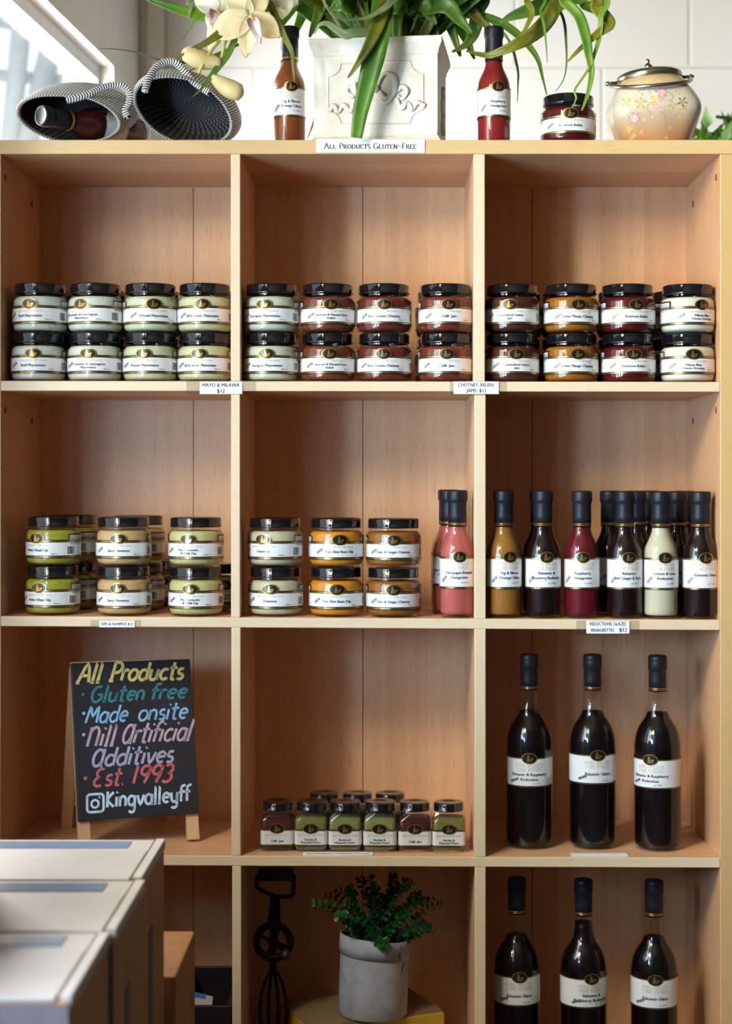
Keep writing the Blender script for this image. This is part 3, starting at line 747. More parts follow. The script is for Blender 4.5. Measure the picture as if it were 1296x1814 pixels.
for k, px, y, zz, em in (('dhaal', 128, .165, (0, 1), -.7), ('spicy', 245, .15, (0, 1), -.55), ('ginger', 283, .243, (0,), .2), ('pea', 380, .135, (0,), .6)):
    x = WX(px, y); x = min(x, X(409)-.0445)
    for q in zz:
        jar(k, (x, y, zs(1, x)+.0003+q*JH), em, '%s jar half hidden behind the %s' % (('lower', 'upper')[q], {'dhaal': 'front dhaal dip jars', 'spicy': 'front spicy hummus jars', 'ginger': 'spicy hummus jars, deepest in its cell', 'pea': 'pea and coriander dip jars'}[k]), 'jars half hidden behind the front row')
for k, px, em, y, lab in (('rhubarb', 809.5, .08, .034, 'pink champagne rhubarb vinaigrette bottle at the front beside the divider'),
        ('fig', 892, .3, .034, 'amber fig and blood orange glaze bottle in the second row right cell'),
        ('balrasp', 961.5, .12, .034, 'dark balsamic and raspberry reduction bottle standing second from the divider'),
        ('rasp', 1030, -.06, .036, 'deep red raspberry vinaigrette bottle in the second row right cell'),
        ('garlic', 1106, .11, .036, 'dark balsamic with ginger and garlic bottle beside the pale one'),
        ('lime', 1169.5, .11, .036, 'creamy pale lemon and lime reduction bottle'),
        ('glaze', 1240, .15, .036, 'dark sauce bottle of balsamic glaze nearest the right side panel')):
    x = WX(px, y); bottle(k, (x, y, zs(1, x)+.0003), em, lab)
for k, px, y, em, lab in (('rhubarb', 796, .105, -.3, 'pink vinaigrette bottle directly behind the front rhubarb bottle'), ('rhubarb', 793, .172, -.3, 'pink vinaigrette bottle at the very back of the rhubarb row'),
        ('fig', 893, .1, .3, 'amber glaze bottle hidden behind the front fig bottle'), ('balrasp', 955, .105, .3, 'dark reduction bottle behind the balsamic and raspberry one'),
        ('garlic', 1080, .10, .4, 'dark bottle showing left of the ginger and garlic one'), ('garlic', 1127, .14, .4, 'dark bottle showing between the ginger and garlic and the pale bottle'), ('garlic', 1150, .212, .4, 'dark bottle deep behind the pale bottle, on its left'),
        ('glaze', 1199, .11, .4, 'dark bottle showing between the pale bottle and the balsamic glaze'), ('glaze', 1212, .19, .4, 'dark bottle deepest in the corner behind the balsamic glaze')):
    x = WX(px, y); bottle(k, (x, y, zs(1, x)+.0003), em, lab, 'dark bottles behind the front row')
def wine(key, lines, px, y, i, em, label, dz, fill=.217):
    x = WX(px, y)
    return place('wine', key, (x, y, zs(i, x)+.0003), math.asin(em), label, 'bottle', 'large reduction bottles', 1, lambda: wine_proto(content((11, 4, 5), (14, 5, 6), 20), lines, dz, fill))
wine('br', ['Balsamic & Raspberry', 'Reduction'], 937, .082, 2, -.08, 'tall dark balsamic and raspberry bottle at left of the third row trio', 0)
wine('bg', ['Balsamic Glaze'], 1049, .082, 2, .11, 'tall dark balsamic glaze bottle in the middle of the third row trio', .005)
wine('br', None, 1164, .070, 2, -.45, 'tall dark bottle with its label turned left, nearest the right panel', 0)
wine('bg2', ['Balsamic Glaze'], 915, .08, 3, .04, 'tall dark balsamic glaze bottle at left in the shaded bottom cell', .012)
wine('br2', ['Balsamic &', 'Raspberry Reduction'], 1033, .07, 3, .25, 'tall dark bottle filled to the neck in the bottom right cell', .012, .240)
wine('bg2', None, 1158, .065, 3, -.1, 'tall dark balsamic glaze bottle in the bottom cell near the right panel', 0)
SQ = {'chilli': ((78, 26, 24), (112, 50, 36), ['Chilli  Jam']), 'parsley': ((128, 126, 58), (58, 70, 28), ['Parsley &', 'Pistachio Pesto']), 'rocket': ((138, 142, 86), (80, 94, 42), ['Rocket &', 'Pistachio Pesto'])}
def square(key, px, y, ang, label, group='small square jars wrapped in film'):
    c, fl, ln = SQ[key]; x = WX(px, y)
    place('sq', key, (x, y, zs(2, x)+.0003), ang, label, 'jar', group, 1, lambda: square_proto(content(c, fl), ln))
square('chilli', 491.5, .056, .03, 'small square chilli jam jar at the left end of its row')
square('parsley', 552, .055, -.02, 'small square parsley pesto jar, second from the left end')
square('rocket', 611, .054, .02, 'small square rocket pesto jar, third from the left end')
square('rocket', 673, .054, -.02, 'small square rocket pesto jar, third from the right end')
square('chilli', 734, .054, .02, 'small square chilli jam jar, second from the right end')
square('parsley', 794, .053, .0, 'small square parsley pesto jar at the right end of its row')
for k, px, w in (('parsley', 573.5, 'left'), ('chilli', 632.5, 'middle'), ('rocket', 690.5, 'right')):
    square(k, px, .128, .0, '%s one of three square jars behind, only its black lid showing' % w)
# ================================================================== things on the top board
bottle('figtop', (WX(512.5, .06), .06, ZT1+.0003), .17, 'amber fig and orange glaze bottle standing on the top board, left of the planter', 'bottles on the top board', .955)
bottle('rasptop', (WX(874.5, .06), .06, ZT1+.0003), .2, 'red raspberry vinaigrette bottle standing on the top board, right of the planter', 'bottles on the top board', .955)
jar('beetroot', (WX(1006, .052), .052, ZT1+.0003), -.02, 'single dark red beetroot relish jar on the top board', 'jar on the top board')

# ---- woven baskets
def herringbone(name, dark, light, bias):
    m, N, L, p = newmat(name)
    uv = N.new('ShaderNodeUVMap'); sp = N.new('ShaderNodeSeparateXYZ'); L.new(uv.outputs[0], sp.inputs[0])
    def mth(op, a, b=None, c=None):
        n = N.new('ShaderNodeMath'); n.operation = op
        for i, v in enumerate((a, b, c)):
            if v is None: continue
            if hasattr(v, 'is_output'): L.new(v, n.inputs[i])
            else: n.inputs[i].default_value = v
        return n.outputs[0]
    tri = mth('PINGPONG', sp.outputs['Y'], .5)                 # zigzag once per coil
    ph = mth('ADD', sp.outputs['X'], mth('MULTIPLY', tri, 1.1))
    sn = mth('SINE', mth('MULTIPLY', ph, 2*PI))
    st_ = mth('GREATER_THAN', sn, bias)
    cv = mth('MULTIPLY', mth('ABSOLUTE', mth('SUBTRACT', mth('FRACT', sp.outputs['Y']), .5)), -2.0)
    mx = N.new('ShaderNodeMix'); mx.data_type = 'RGBA'; mx.inputs[6].default_value = dark; mx.inputs[7].default_value = light
    L.new(st_, mx.inputs[0]); L.new(mx.outputs[2], p.inputs['Base Color']); p.inputs['Roughness'].default_value = .85
    b = N.new('ShaderNodeBump'); b.inputs['Strength'].default_value = .8; b.inputs['Distance'].default_value = .003
    L.new(cv, b.inputs['Height']); L.new(b.outputs[0], p.inputs['Normal'])
    return m
WOUT = herringbone('black_white_rope', rgb(22, 22, 24), rgb(226, 224, 218), -.1)
WIN = herringbone('black_white_rope_shaded_inside', rgb(16, 16, 18), rgb(120, 118, 116), .62)  # same rope, thinner lines; shade of the inside put into its dimmer colours
def uvset(o, uvf):
    me = o.data; l = me.uv_layers.new(name='UVMap')
    for poly in me.polygons:
        for li in poly.loop_indices: l.data[li].uv = uvf[(poly.index, me.loops[li].vertex_index)]
def revolve(prof, n, xf, u_n, v_len, mats, midx, name, parent):
    """surface of revolution about local z with rope-coil uv; prof: (r, z), xf maps a point"""
    vs = []; fs = []; uv = {}; s = [0]
    for (r0, z0), (r1, z1) in zip(prof, prof[1:]): s.append(s[-1]+math.hypot(r1-r0, z1-z0))
    for r, z in prof:
        for i in range(n):
            a = 2*PI*i/n; vs.append(xf(r*math.cos(a), r*math.sin(a), z))
    k = len(prof); mi = []
    for j in range(k-1):
        for i in range(n):
            i2 = (i+1) % n; f = (j*n+i, j*n+i2, (j+1)*n+i2, (j+1)*n+i); fi = len(fs); fs.append(f); mi.append(midx(j))
            for vi, ii, jj in ((f[0], i, j), (f[1], i+1, j), (f[2], i+1, j+1), (f[3], i, j+1)): uv[(fi, vi)] = (ii/n*(u_n if midx(j) == 0 else 46), s[jj]/v_len)
    me = bpy.data.meshes.new(name); me.from_pydata([tuple(v) for v in vs], [], fs)
    for m in mats: me.materials.append(m)
    me.polygons.foreach_set('material_index', mi); me.polygons.foreach_set('use_smooth', [True]*len(fs)); me.update()
    o = bpy.data.objects.new(name, me); COL.objects.link(o); o.parent = parent; uvset(o, uv); return o
def rope(pts, r, n, turns, mats, name, parent):
    m = MB(); m.tube(pts, r, n, smooth=True); L_ = 0; acc = [0]
    for a, b in zip(pts, pts[1:]): L_ += (Vector(b)-Vector(a)).length; acc.append(L_)
    o = m.build(name, mats, parent); uv = {}
    for poly in o.data.polygons:
        vids = list(poly.vertices); js = [v % n for v in vids]; wrap = (0 in js and n-1 in js and len(vids) == 4)
        for v in vids:
            j = v % n; j2 = n if (wrap and j == 0) else j
            uv[(poly.index, v)] = (acc[v//n]*turns, j2/n*2)
    uvset(o, uv); return o
def basket(loc, rim, depth, squash, roll, pitch, yaw, handle, label, dent=0):
    e = empty('woven_basket', loc, label, 'basket', 'woven baskets on the top board')
    M = Matrix.Rotation(yaw, 4, 'Z') @ Matrix.Rotation(pitch, 4, 'X') @ Matrix.Rotation(roll, 4, 'Y') @ Matrix.Rotation(PI/2, 4, 'X')
    # local z of the bowl becomes -y (mouth towards the viewer)
    def xf(x, y, z):
        a = math.atan2(y, x)
        q = 1+.05*math.cos(2*a+.6)
        d = 1-dent*max(0, math.cos(a-PI*.55))**6*max(0, (z-depth*.3)/depth)
        return M @ Vector((x*q, y*squash*d, z-depth/2))
    outp = [(.002, 0), (.02, 0), (.04, .0006), (.058, .003), (.074, .010), (rim*1.0, .024), (rim*1.07, .045), (rim*1.09, .065), (rim*1.06, depth-.02), (rim*1.02, depth-.006), (rim*1.0, depth+.001), (rim*.97, depth+.003)]
    inp = [(rim*.945, depth+.001), (rim*.94, depth-.006), (rim*.98, depth-.02), (rim*1.01, .065), (rim*.99, .047), (rim*.92, .028), (.07, .015), (.055, .009), (.04, .007), (.02, .0065), (.0004, .0065)]
    prof = []
    full = outp+inp
    dense = bez([(a, b) for a, b in full], 3)
    prof = [(max(.0003, p[0]), p[1]) for p in dense]; ko = 3*(len(outp)+1)
    revolve(prof, 96, xf, 100, .0068, [WOUT, WIN], lambda j: 0 if j < ko else 1, 'woven_body', e)
    inv = Vector(loc)
    rope([p-inv for p in handle], .0056, 12, 235, WOUT, 'rope_handle', e)
    return e
h2 = bez([W(256, 162, -.012), W(266, 135, -.004), W(280, 116, .004), W(297, 109, .01), W(312, 112, .012), W(327, 127, .012), W(341, 143, .01), (W(357, 155, .004)), W(372, 165, -.004)], 6)
basket(tuple(W(334, 190, .065)), .078, .112, .65, math.radians(20), math.radians(19), math.radians(-3), h2, 'upright woven black and white rope basket showing its dark empty inside')
h1 = bez([W(118, 178, -.004), W(138, 173, -.002), W(160, 166, .004), W(180, 156, .012), W(200, 151, .018), W(217, 153, .02), W(229, 165, .018), W(229, 182, .012), W(222, 196, .004), W(226, 208, -.002)], 6)
basket(tuple(W(142, 197, .082)), .080, .140, .49, math.radians(7), math.radians(21), math.radians(-6), h1, 'slumped woven black and white rope basket with a bottle inside', dent=.16)
# bottle lying in the left basket: neck towards the left
dx = Vector((-.66, -.75, .0)).normalized()
cap_c = W(72, 205, -.022); cap_c.z = ZT1+.0335
base = cap_c-dx*.2
fv = Vector((.0, -1, .75)); fv = (fv-dx*fv.dot(dx)).normalized(); xv = (-fv).cross(dx).normalized()
qm = Matrix((xv, -fv, dx)).transposed()
bottle('raspshaded', tuple(base), 0, 'bottle lying on its side inside the slumped basket, shade put into its dark contents', 'bottle in the basket', 1, rot=tuple(qm.to_euler()))

# ---- white planter
PLASTER = plain('aged_white_plaster', rgb(224, 216, 200), .6, noise=rgb(206, 196, 178), nscale=22, bump=.08)
pl = empty('planter', (WX(675, .10), .105, ZT1), 'square white planter with a moulded ribbon bow on its front', 'planter', None, (0, 0, math.radians(-6.5)))
pw, ph_, pd = .197, .166, .16
def ringbox(m, w, d, z): m.v += [(-w/2, -d/2, z), (w/2, -d/2, z), (w/2, d/2, z), (-w/2, d/2, z)]
def loftbox(spec, name, mat, parent, bevel=.0012):
    m = MB()
    for w, d, z in spec: ringbox(m, w, d, z)
    for k in range(len(spec)-1):
        for i in range(4): m.f.append([4*k+i, 4*k+(i+1) % 4, 4*k+4+(i+1) % 4, 4*k+4+i])
    m.f.append([3, 2, 1, 0]); m.f.append([4*len(spec)-4+i for i in range(4)]); m.m = [0]*len(m.f); m.sm = [False]*len(m.f)
    return m.build(name, mat, parent, bevel=bevel)
loftbox([(pw+.010, pd+.010, 0), (pw+.010, pd+.010, .004), (pw+.004, pd+.004, .0065), (pw+.004, pd+.004, .009), (pw-.002, pd-.002, .0115), (pw, pd, .02), (pw, pd, ph_-.028), (pw+.003, pd+.003, ph_-.026), (pw+.003, pd+.003, ph_-.022), (pw+.010, pd+.010, ph_-.014), (pw+.014, pd+.014, ph_-.010), (pw+.014, pd+.014, ph_), (pw-.006, pd-.006, ph_), (pw-.010, pd-.010, ph_-.024)], 'planter_body', PLASTER, pl)
SOIL = plain('dark_moss', rgb(48, 52, 28), .9, noise=rgb(30, 30, 18))
m = MB(); m.box(-pw/2+.007, pw/2-.007, -pd/2+.007, pd/2-.007, ph_-.023, ph_-.016); m.build('moss_filling', SOIL, pl)
# px of the photograph's planter face -> local face coordinates
def pf(zx, zy): return ((zx-745)/2.945*.00093-.0, (722-zy)/2.945*.00093)
cw, ch, cr = .0755, .0485, .0205
zc = (722-472)/2.945*.00093
fr = []
for sx, sy, a0, a1 in ((1, 1, 180, 270), (1, -1, 90, 180), (-1, -1, 0, 90), (-1, 1, 270, 360)):
    fr += [(sx*cw+cr*math.cos(math.radians(a)), zc+sy*ch+cr*math.sin(math.radians(a))) for a in [a0+(a1-a0)*i/8 for i in range(9)]]
m = MB(); m.tube([(x, -pd/2-.0002, z) for x, z in fr], .0015, 6, closed=True); m.build('panel_moulding', PLASTER, pl)
def ribbon(m, pts2, w, amp=.0015, waves=0):
    pts = bez([pf(*p) for p in pts2], 6); n = len(pts)
    vs = []; 
    for i, p in enumerate(pts):
        a = pts[max(i-1, 0)]; c = pts[min(i+1, n-1)]; t = Vector((c[0]-a[0], c[1]-a[1])); t.normalize()
        dpt = -pd/2-.0030-amp*math.sin(waves*2*PI*i/(n-1))-.0012
        ww = 1.35*w*(1 if 0 < i < n-1 else .6)*(.85+.15*math.cos(waves*2*PI*i/(n-1)))
        for s_ in (-1, -.4, .4, 1):
            vs.append((p[0]-t.y*ww*s_, dpt+abs(s_)**2*.0022, p[1]+t.x*ww*s_))
    fs = []
    for i in range(n-1):
        for j in range(3): fs.append((4*i+j, 4*i+j+1, 4*i+5+j, 4*i+4+j))
    m.add(vs, fs, 0, True)
m = MB()
for pts, w, wv in (([(745, 450), (770, 400), (800, 376), (838, 392), (846, 432), (838, 480), (800, 520), (765, 488)], .0034, 2), ([(745, 450), (700, 470), (668, 500), (645, 470), (640, 420), (672, 408), (720, 440)], .0034, 2),
        ([(765, 465), (800, 500), (850, 470), (880, 445), (905, 470), (880, 505), (855, 490)], .0030, 2), ([(850, 500), (875, 550), (905, 525), (930, 560), (955, 525), (995, 545)], .0032, 4),
        ([(720, 470), (690, 520), (640, 510), (620, 560), (585, 530), (560, 560), (535, 530), (515, 560)], .0032, 4), ([(640, 490), (605, 470), (612, 440), (640, 450)], .0028, 1)):
    ribbon(m, pts, w, .0014, wv)
o = m.build('ribbon_relief', PLASTER, pl, solid=.0012)
m = MB()
kx, kz = pf(745, 452)
m.lathe([(0, .0085), (.004, .0078), (.0062, .0052), (.0068, 0)], 20, M=Matrix.Translation((kx, -pd/2, kz)) @ Matrix.Rotation(PI/2, 4, 'X')); m.build('ribbon_knot', PLASTER, pl)
m = MB()
sp_ = bez([(pd/2*0, .10), (.012, .085), (-.008, .07), (.014, .055), (-.006, .04), (.01, .028)], 6)
m.tube([(pw/2+.0015, -.01+p[0], p[1]) for p in sp_], .0045, 8); m.build('side_relief', PLASTER, pl)

# ---- strap-leaved artificial plant in the planter
def leafmat(name, c1, c2, c3):
    m, N, L, p = newmat(name)
    tc = N.new('ShaderNodeTexCoord'); nz = N.new('ShaderNodeTexNoise'); nz.inputs['Scale'].default_value = 14; nz.inputs['Detail'].default_value = 4
    L.new(tc.outputs['Object'], nz.inputs[0])
    rp = N.new('ShaderNodeValToRGB'); rp.color_ramp.elements[0].position = .35; rp.color_ramp.elements[0].color = c1
    rp.color_ramp.elements[1].position = .68; rp.color_ramp.elements[1].color = c3; e = rp.color_ramp.elements.new(.5); e.color = c2
    L.new(nz.outputs[0], rp.inputs[0]); L.new(rp.outputs[0], p.inputs['Base Color'])
    p.inputs['Roughness'].default_value = .38
    tr = N.new('ShaderNodeBsdfTranslucent'); L.new(rp.outputs[0], tr.inputs[0])
    mx = N.new('ShaderNodeMixShader'); mx.inputs[0].default_value = .38
    out = N['Material Output']; L.new(p.outputs[0], mx.inputs[1]); L.new(tr.outputs[0], mx.inputs[2]); L.new(mx.outputs[0], out.inputs[0])
    return m
LG = [leafmat('leaf_bright_green', rgb(66, 112, 30), rgb(96, 142, 42), rgb(142, 170, 62)),
      leafmat('leaf_olive', rgb(74, 82, 20), rgb(118, 122, 30), rgb(160, 152, 52)),
      leafmat('leaf_dark_green', rgb(46, 84, 26), rgb(78, 118, 38), rgb(116, 150, 56)),
      leafmat('leaf_grey_green', rgb(112, 128, 84), rgb(140, 154, 104), rgb(168, 176, 128))]
PBASE = Vector((WX(680, .1), .1, ZT1+ph_-.015))
plant = empty('potted_plant', PBASE, 'artificial strap leaved plant with long arching leaves in the white planter', 'plant')
def leaf(pts, w, mi, name='leaf', parent=None, root=True, fold=.35, tw=None, blunt=False, origin=None):
    """pts from tip to base as (px, py, depth); w: width in pixels"""
    parent = parent or plant; org = origin if origin is not None else PBASE
    P = [W(*p) for p in pts]
    if root:
        b = P[-1]
        if b.z > PBASE.z+.02:
            P.append(Vector(((b.x*.5+PBASE.x*.5), (b.y+.1)/2, max(b.z+.05, PBASE.z+.14)))); P.append(PBASE+Vector(((b.x-PBASE.x)*.25+random.uniform(-.02, .02), random.uniform(-.03, .03), .07)))
        P.append(PBASE+Vector((max(-.06, min(.06, (b.x-PBASE.x)*.15)), random.uniform(-.04, .03), 0)))
    C = bez(P, 7); n = len(C); m = MB(); vs = []; fs = []
    ww = w*.00092/2*1.22
    vis = 7*(len(pts)-1)
    for i, c in enumerate(C):
        a = C[max(i-1, 0)]; d = C[min(i+1, n-1)]; t = (d-a).normalized()
        view = Vector((0, -1, 0)); s = t.cross(view)
        if s.length < .2: s = Vector((1, 0, 0))
        s.normalize(); nn = s.cross(t).normalized()
        if tw:
            ang = math.radians(tw)*math.sin(PI*min(1, i/max(1, vis))); s = (s*math.cos(ang)+nn*math.sin(ang)).normalized(); nn = s.cross(t).normalized()
        u = i/max(1, vis)
        k = (min(1, .12+1.5*u) if not blunt else min(1, .5+u)) if u < .6 else 1
        if u > 1: k *= max(.35, 1-.5*(u-1))
        k *= ww
        vs += [c-s*k+nn*k*fold, c-s*k*.5+nn*k*fold*.35, c, c+s*k*.5+nn*k*fold*.35, c+s*k+nn*k*fold]
    vs = [v-org for v in vs]
    for i in range(n-1):
        for j in range(4): fs.append((5*i+j, 5*i+j+1, 5*i+6+j, 5*i+5+j))
    m.add(vs, fs, 0, True)
    return m.build(name, LG[mi], parent, solid=.0006)
F0 = -.02
leaf([(250, -6, .02), (300, 12, .02), (350, 25, .03), (420, 28, .05), (480, 5, .07)], 22, 0)
leaf([(310, 104, -.03), (340, 88, -.03), (372, 72, -.03), (405, 46, -.02), (428, 16, .0), (437, -14, .02)], 14, 1)
leaf([(176, 86, .05), (215, 88, .05), (255, 96, .05), (290, 108, .05), (350, 108, .06), (420, 80, .08), (500, 40, .1)], 4, 2, root=False)
leaf([(318, 78, .03), (334, 52, .03), (350, 30, .03), (372, 18, .04), (420, 6, .05)], 5, 2)
leaf([(334, 32, .02), (338, 14, .02), (352, -8, .03)], 7, 3)
leaf([(522, 146, -.035), (519, 118, -.035), (517, 92, -.034), (505, 66, -.03), (494, 42, -.02), (478, 8, .0), (455, -12, .02)], 11, 1, tw=30)
leaf([(631, 244, -.025), (638, 200, -.025), (650, 150, -.028), (662, 100, -.03), (672, 50, -.028), (678, 10, .0), (682, -20, .03)], 31, 0, blunt=True, fold=.22)
leaf([(616, 138, -.04), (634, 112, -.042), (652, 82, -.042), (666, 50, -.038), (678, 20, -.02), (690, -12, .0)], 19, 1)
leaf([(568, -14, -.03), (580, 14, -.04), (596, 30, -.045), (622, 36, -.048), (650, 33, -.045), (672, 22, -.04), (692, 6, -.03), (706, -14, 0)], 11, 3, tw=50)
leaf([(556, 60, -.015), (566, 44, -.02), (580, 42, -.02), (596, 52, -.02), (612, 61, -.022), (632, 56, -.022), (662, 56, -.015), (680, 40, .0)], 14, 3, fold=.1)
leaf([(544, 246, .16), (556, 215, .16), (566, 180, .16), (580, 120, .16), (610, 50, .14)], 8, 0)
leaf([(826, 90, .06), (862, 98, .04), (900, 86, .03), (935, 68, .03), (963, 44, .03), (980, 16, .03), (986, -12, .04)], 22, 1)
leaf([(886, 40, .05), (905, 30, .05), (940, 18, .05), (985, 2, .05), (1010, -14, .06)], 24, 2)
leaf([(968, 168, .10), (960, 135, .10), (953, 108, .1), (938, 84, .1), (912, 58, .1), (880, 38, .1), (840, 26, .1), (800, 20, .1)], 12, 0)
leaf([(893, 92, .0), (908, 76, .0), (925, 60, .0), (936, 42, .0), (943, 22, .01), (934, 4, .02), (920, -10, .03)], 9, 1, tw=40)
leaf([(969, 112, -.02), (967, 80, -.02), (963, 45, -.02), (957, 20, -.01), (954, -12, .0)], 4, 0)
leaf([(984, 162, .06), (998, 140, .06), (1003, 112, .06), (1002, 70, .06), (999, 40, .06), (990, 18, .06), (975, 4, .06)], 4, 2)
leaf([(1030, 196, -.01), (1040, 168, -.01), (1047, 130, -.008), (1042, 96, -.005), (1036, 62, .0), (1024, 28, .01), (1000, 4, .02), (980, -12, .03)], 15, 0)
leaf([(1004, 110, .0), (1030, 84, .0), (1058, 60, .0), (1078, 45, .002), (1072, 32, .01), (1056, 14, .02), (1040, -10, .03)], 18, 1)
leaf([(1012, 192, -.012), (1020, 175, -.012), (1018, 160, -.012), (1030, 142, -.01), (1046, 118, -.005), (1054, 96, .0), (1062, 66, .0), (1064, 30, .0), (1060, -12, .01)], 8, 0, tw=60)
leaf([(1062, 26, .03), (1040, 10, .03), (1015, -8, .03)], 20, 2)
leaf([(916, 182, .12), (917, 150, .12), (916, 120, .12), (900, 70, .12), (860, 30, .12)], 4, 3)
leaf([(800, 92, .10), (824, 80, .10), (838, 60, .1), (846, 20, .1), (850, -12, .1)], 20, 2)
leaf([(840, 105, .13), (826, 70, .13), (812, 40, .13), (790, 10, .12)], 22, 2)
rl = random.Random(11)
for i, (tx, ty, bx_, w_, c) in enumerate([(486, 62, 600, 26, 2), (500, 30, 610, 24, 2), (515, 78, 600, 20, 0), (540, 8, 620, 22, 2), (560, 40, 630, 22, 0), (600, -10, 640, 24, 2), (612, 8, 650, 22, 3), (645, -12, 660, 26, 0), (700, -14, 690, 26, 1),
        (720, 24, 690, 24, 0), (735, -10, 700, 24, 2), (742, 34, 700, 22, 2), (770, -12, 710, 26, 0), (788, 8, 715, 24, 2), (800, 60, 720, 26, 2), (815, 100, 725, 24, 2), (822, 30, 720, 24, 2), (836, 60, 720, 24, 2), (860, 20, 725, 24, 2), (880, 62, 730, 20, 1),
        (470, -8, 600, 22, 1), (530, 100, 600, 12, 2), (585, 20, 640, 24, 2), (625, 40, 650, 20, 2), (760, 50, 705, 20, 2), (705, 50, 690, 20, 2), (846, 100, 730, 20, 2), (780, 90, 730, 18, 2), (520, 44, 610, 24, 0), (548, 66, 612, 20, 0), (575, -12, 640, 26, 0), (632, -12, 655, 24, 2), (668, 30, 665, 24, 2), (716, -12, 690, 30, 0), (752, 10, 705, 26, 2), (772, 44, 712, 24, 0), (812, -10, 715, 26, 2), (838, 24, 725, 26, 1), (700, 40, 690, 26, 2), (655, 50, 660, 22, 0), (590, 52, 640, 22, 2)]):
    if i % 5 in (1, 3): continue
    d0 = rl.uniform(.03, .15)
    mx_ = (tx*.55+bx_*.45); my = min(ty, 30)-rl.uniform(30, 90)*(.4 if abs(tx-bx_) < 60 else 1)
    w_ *= 1.3; leaf([(tx, ty, d0), (tx*.8+bx_*.2, ty*.6+my*.4, d0), (mx_, my*.7+10, d0), (bx_, 25, .1), (bx_*.6+680*.4, 70, .1)], w_, c, root=False)

for i, (bx_, dx_, w_, c) in enumerate([(604, -70, 26, 2), (612, -120, 24, 0), (622, -40, 28, 0), (632, -90, 24, 2), (640, -20, 30, 2), (650, -60, 26, 1), (658, 10, 28, 0), (668, -30, 24, 2), (676, 30, 30, 0), (686, -8, 28, 2), (694, 50, 30, 0), (702, 18, 26, 1), (712, 70, 30, 2), (720, 30, 32, 0), (728, 90, 28, 2),
        (736, 40, 34, 0), (744, 110, 28, 2), (752, 24, 32, 0), (758, 70, 28, 2), (762, 130, 26, 2), (766, 48, 28, 1), (598, -150, 24, 2), (640, -140, 20, 0), (730, 150, 24, 2), (690, 90, 22, 3)]):
    d0 = .1+rl.uniform(-.05, .045); e_ = .6 if abs(dx_) > 100 else 1
    leaf([(bx_+dx_*2.1, -40-rl.uniform(0, 50)*e_, d0-.02), (bx_+dx_*1.6, -84*e_, d0-.01), (bx_+dx_*.8, -44*e_, d0), (bx_+dx_*.3, 22, .1), (bx_*.75+680*.25, 74, .1)], w_*1.15, c, root=False, fold=.5)
# ---- pale orchid spray arching out of the planter
def petalmat(name, c1, c2, k=.35):
    m, N, L, p = newmat(name)
    tc = N.new('ShaderNodeTexCoord'); nz = N.new('ShaderNodeTexNoise'); nz.inputs['Scale'].default_value = 26; nz.inputs['Detail'].default_value = 3
    L.new(tc.outputs['Object'], nz.inputs[0]); rp = N.new('ShaderNodeValToRGB'); rp.color_ramp.elements[0].position = .38; rp.color_ramp.elements[0].color = c1
    rp.color_ramp.elements[1].position = .66; rp.color_ramp.elements[1].color = c2
    L.new(nz.outputs[0], rp.inputs[0]); L.new(rp.outputs[0], p.inputs['Base Color']); p.inputs['Roughness'].default_value = .5
    tr = N.new('ShaderNodeBsdfTranslucent'); L.new(rp.outputs[0], tr.inputs[0]); mx = N.new('ShaderNodeMixShader'); mx.inputs[0].default_value = k
    L.new(p.outputs[0], mx.inputs[1]); L.new(tr.outputs[0], mx.inputs[2]); L.new(mx.outputs[0], N['Material Output'].inputs[0]); return m
PETAL = petalmat('pale_yellow_petal', rgb(246, 236, 196), rgb(238, 218, 164)); PETALW = petalmat('cream_petal', rgb(246, 242, 224), rgb(238, 232, 206))
LIP = petalmat('pink_flecked_lip', rgb(240, 222, 214), rgb(176, 84, 108), .15); BUD = petalmat('yellow_bud', rgb(236, 220, 166), rgb(222, 194, 128), .2)
STEM = plain('yellow_green_stem', rgb(196, 186, 96), .5, noise=rgb(170, 164, 78)); COLUMN = plain('yellow_column', rgb(226, 206, 120), .4)
OB = W(440, 30, -.03)
orchid = empty('orchid_spray', OB, 'pale yellow orchid spray with pink lips and hanging buds left of the planter', 'flower')
def petal(p0, p1, w, bow, name, mat, parent, cup=.15, off=Vector((0, 0, 0))):
    a = W(*p0); b = W(*p1); ax = b-a; L_ = ax.length; t = ax.normalized(); s = t.cross(Vector((0, -1, 0))).normalized(); nn = s.cross(t).normalized()
    if nn.y > 0: nn = -nn
    ww = w*.00092/2; m = MB(); vs = []; fs = []; n = 12; k = 6
    for i in range(n+1):
        u = i/n; prof = (math.sin(PI*min(1, .10+.9*u))**.62)*(1-.12*u) if u < 1 else .12
        for j in range(-k, k+1):
            v = j/k
            vs.append(a+t*L_*(u-.05*v*v*u)+s*ww*prof*v+nn*(bow*L_*math.sin(PI*u)*.5+cup*ww*v*v*prof-.0012*(1 if j == 0 else 0)*u+.0012*math.sin(9*u+4*v))-off)
    for i in range(n):
        for j in range(2*k): fs.append((i*(2*k+1)+j, i*(2*k+1)+j+1, (i+1)*(2*k+1)+j+1, (i+1)*(2*k+1)+j))
    m.add(vs, fs, 0, True); return m.build(name, mat, parent, solid=.0007)
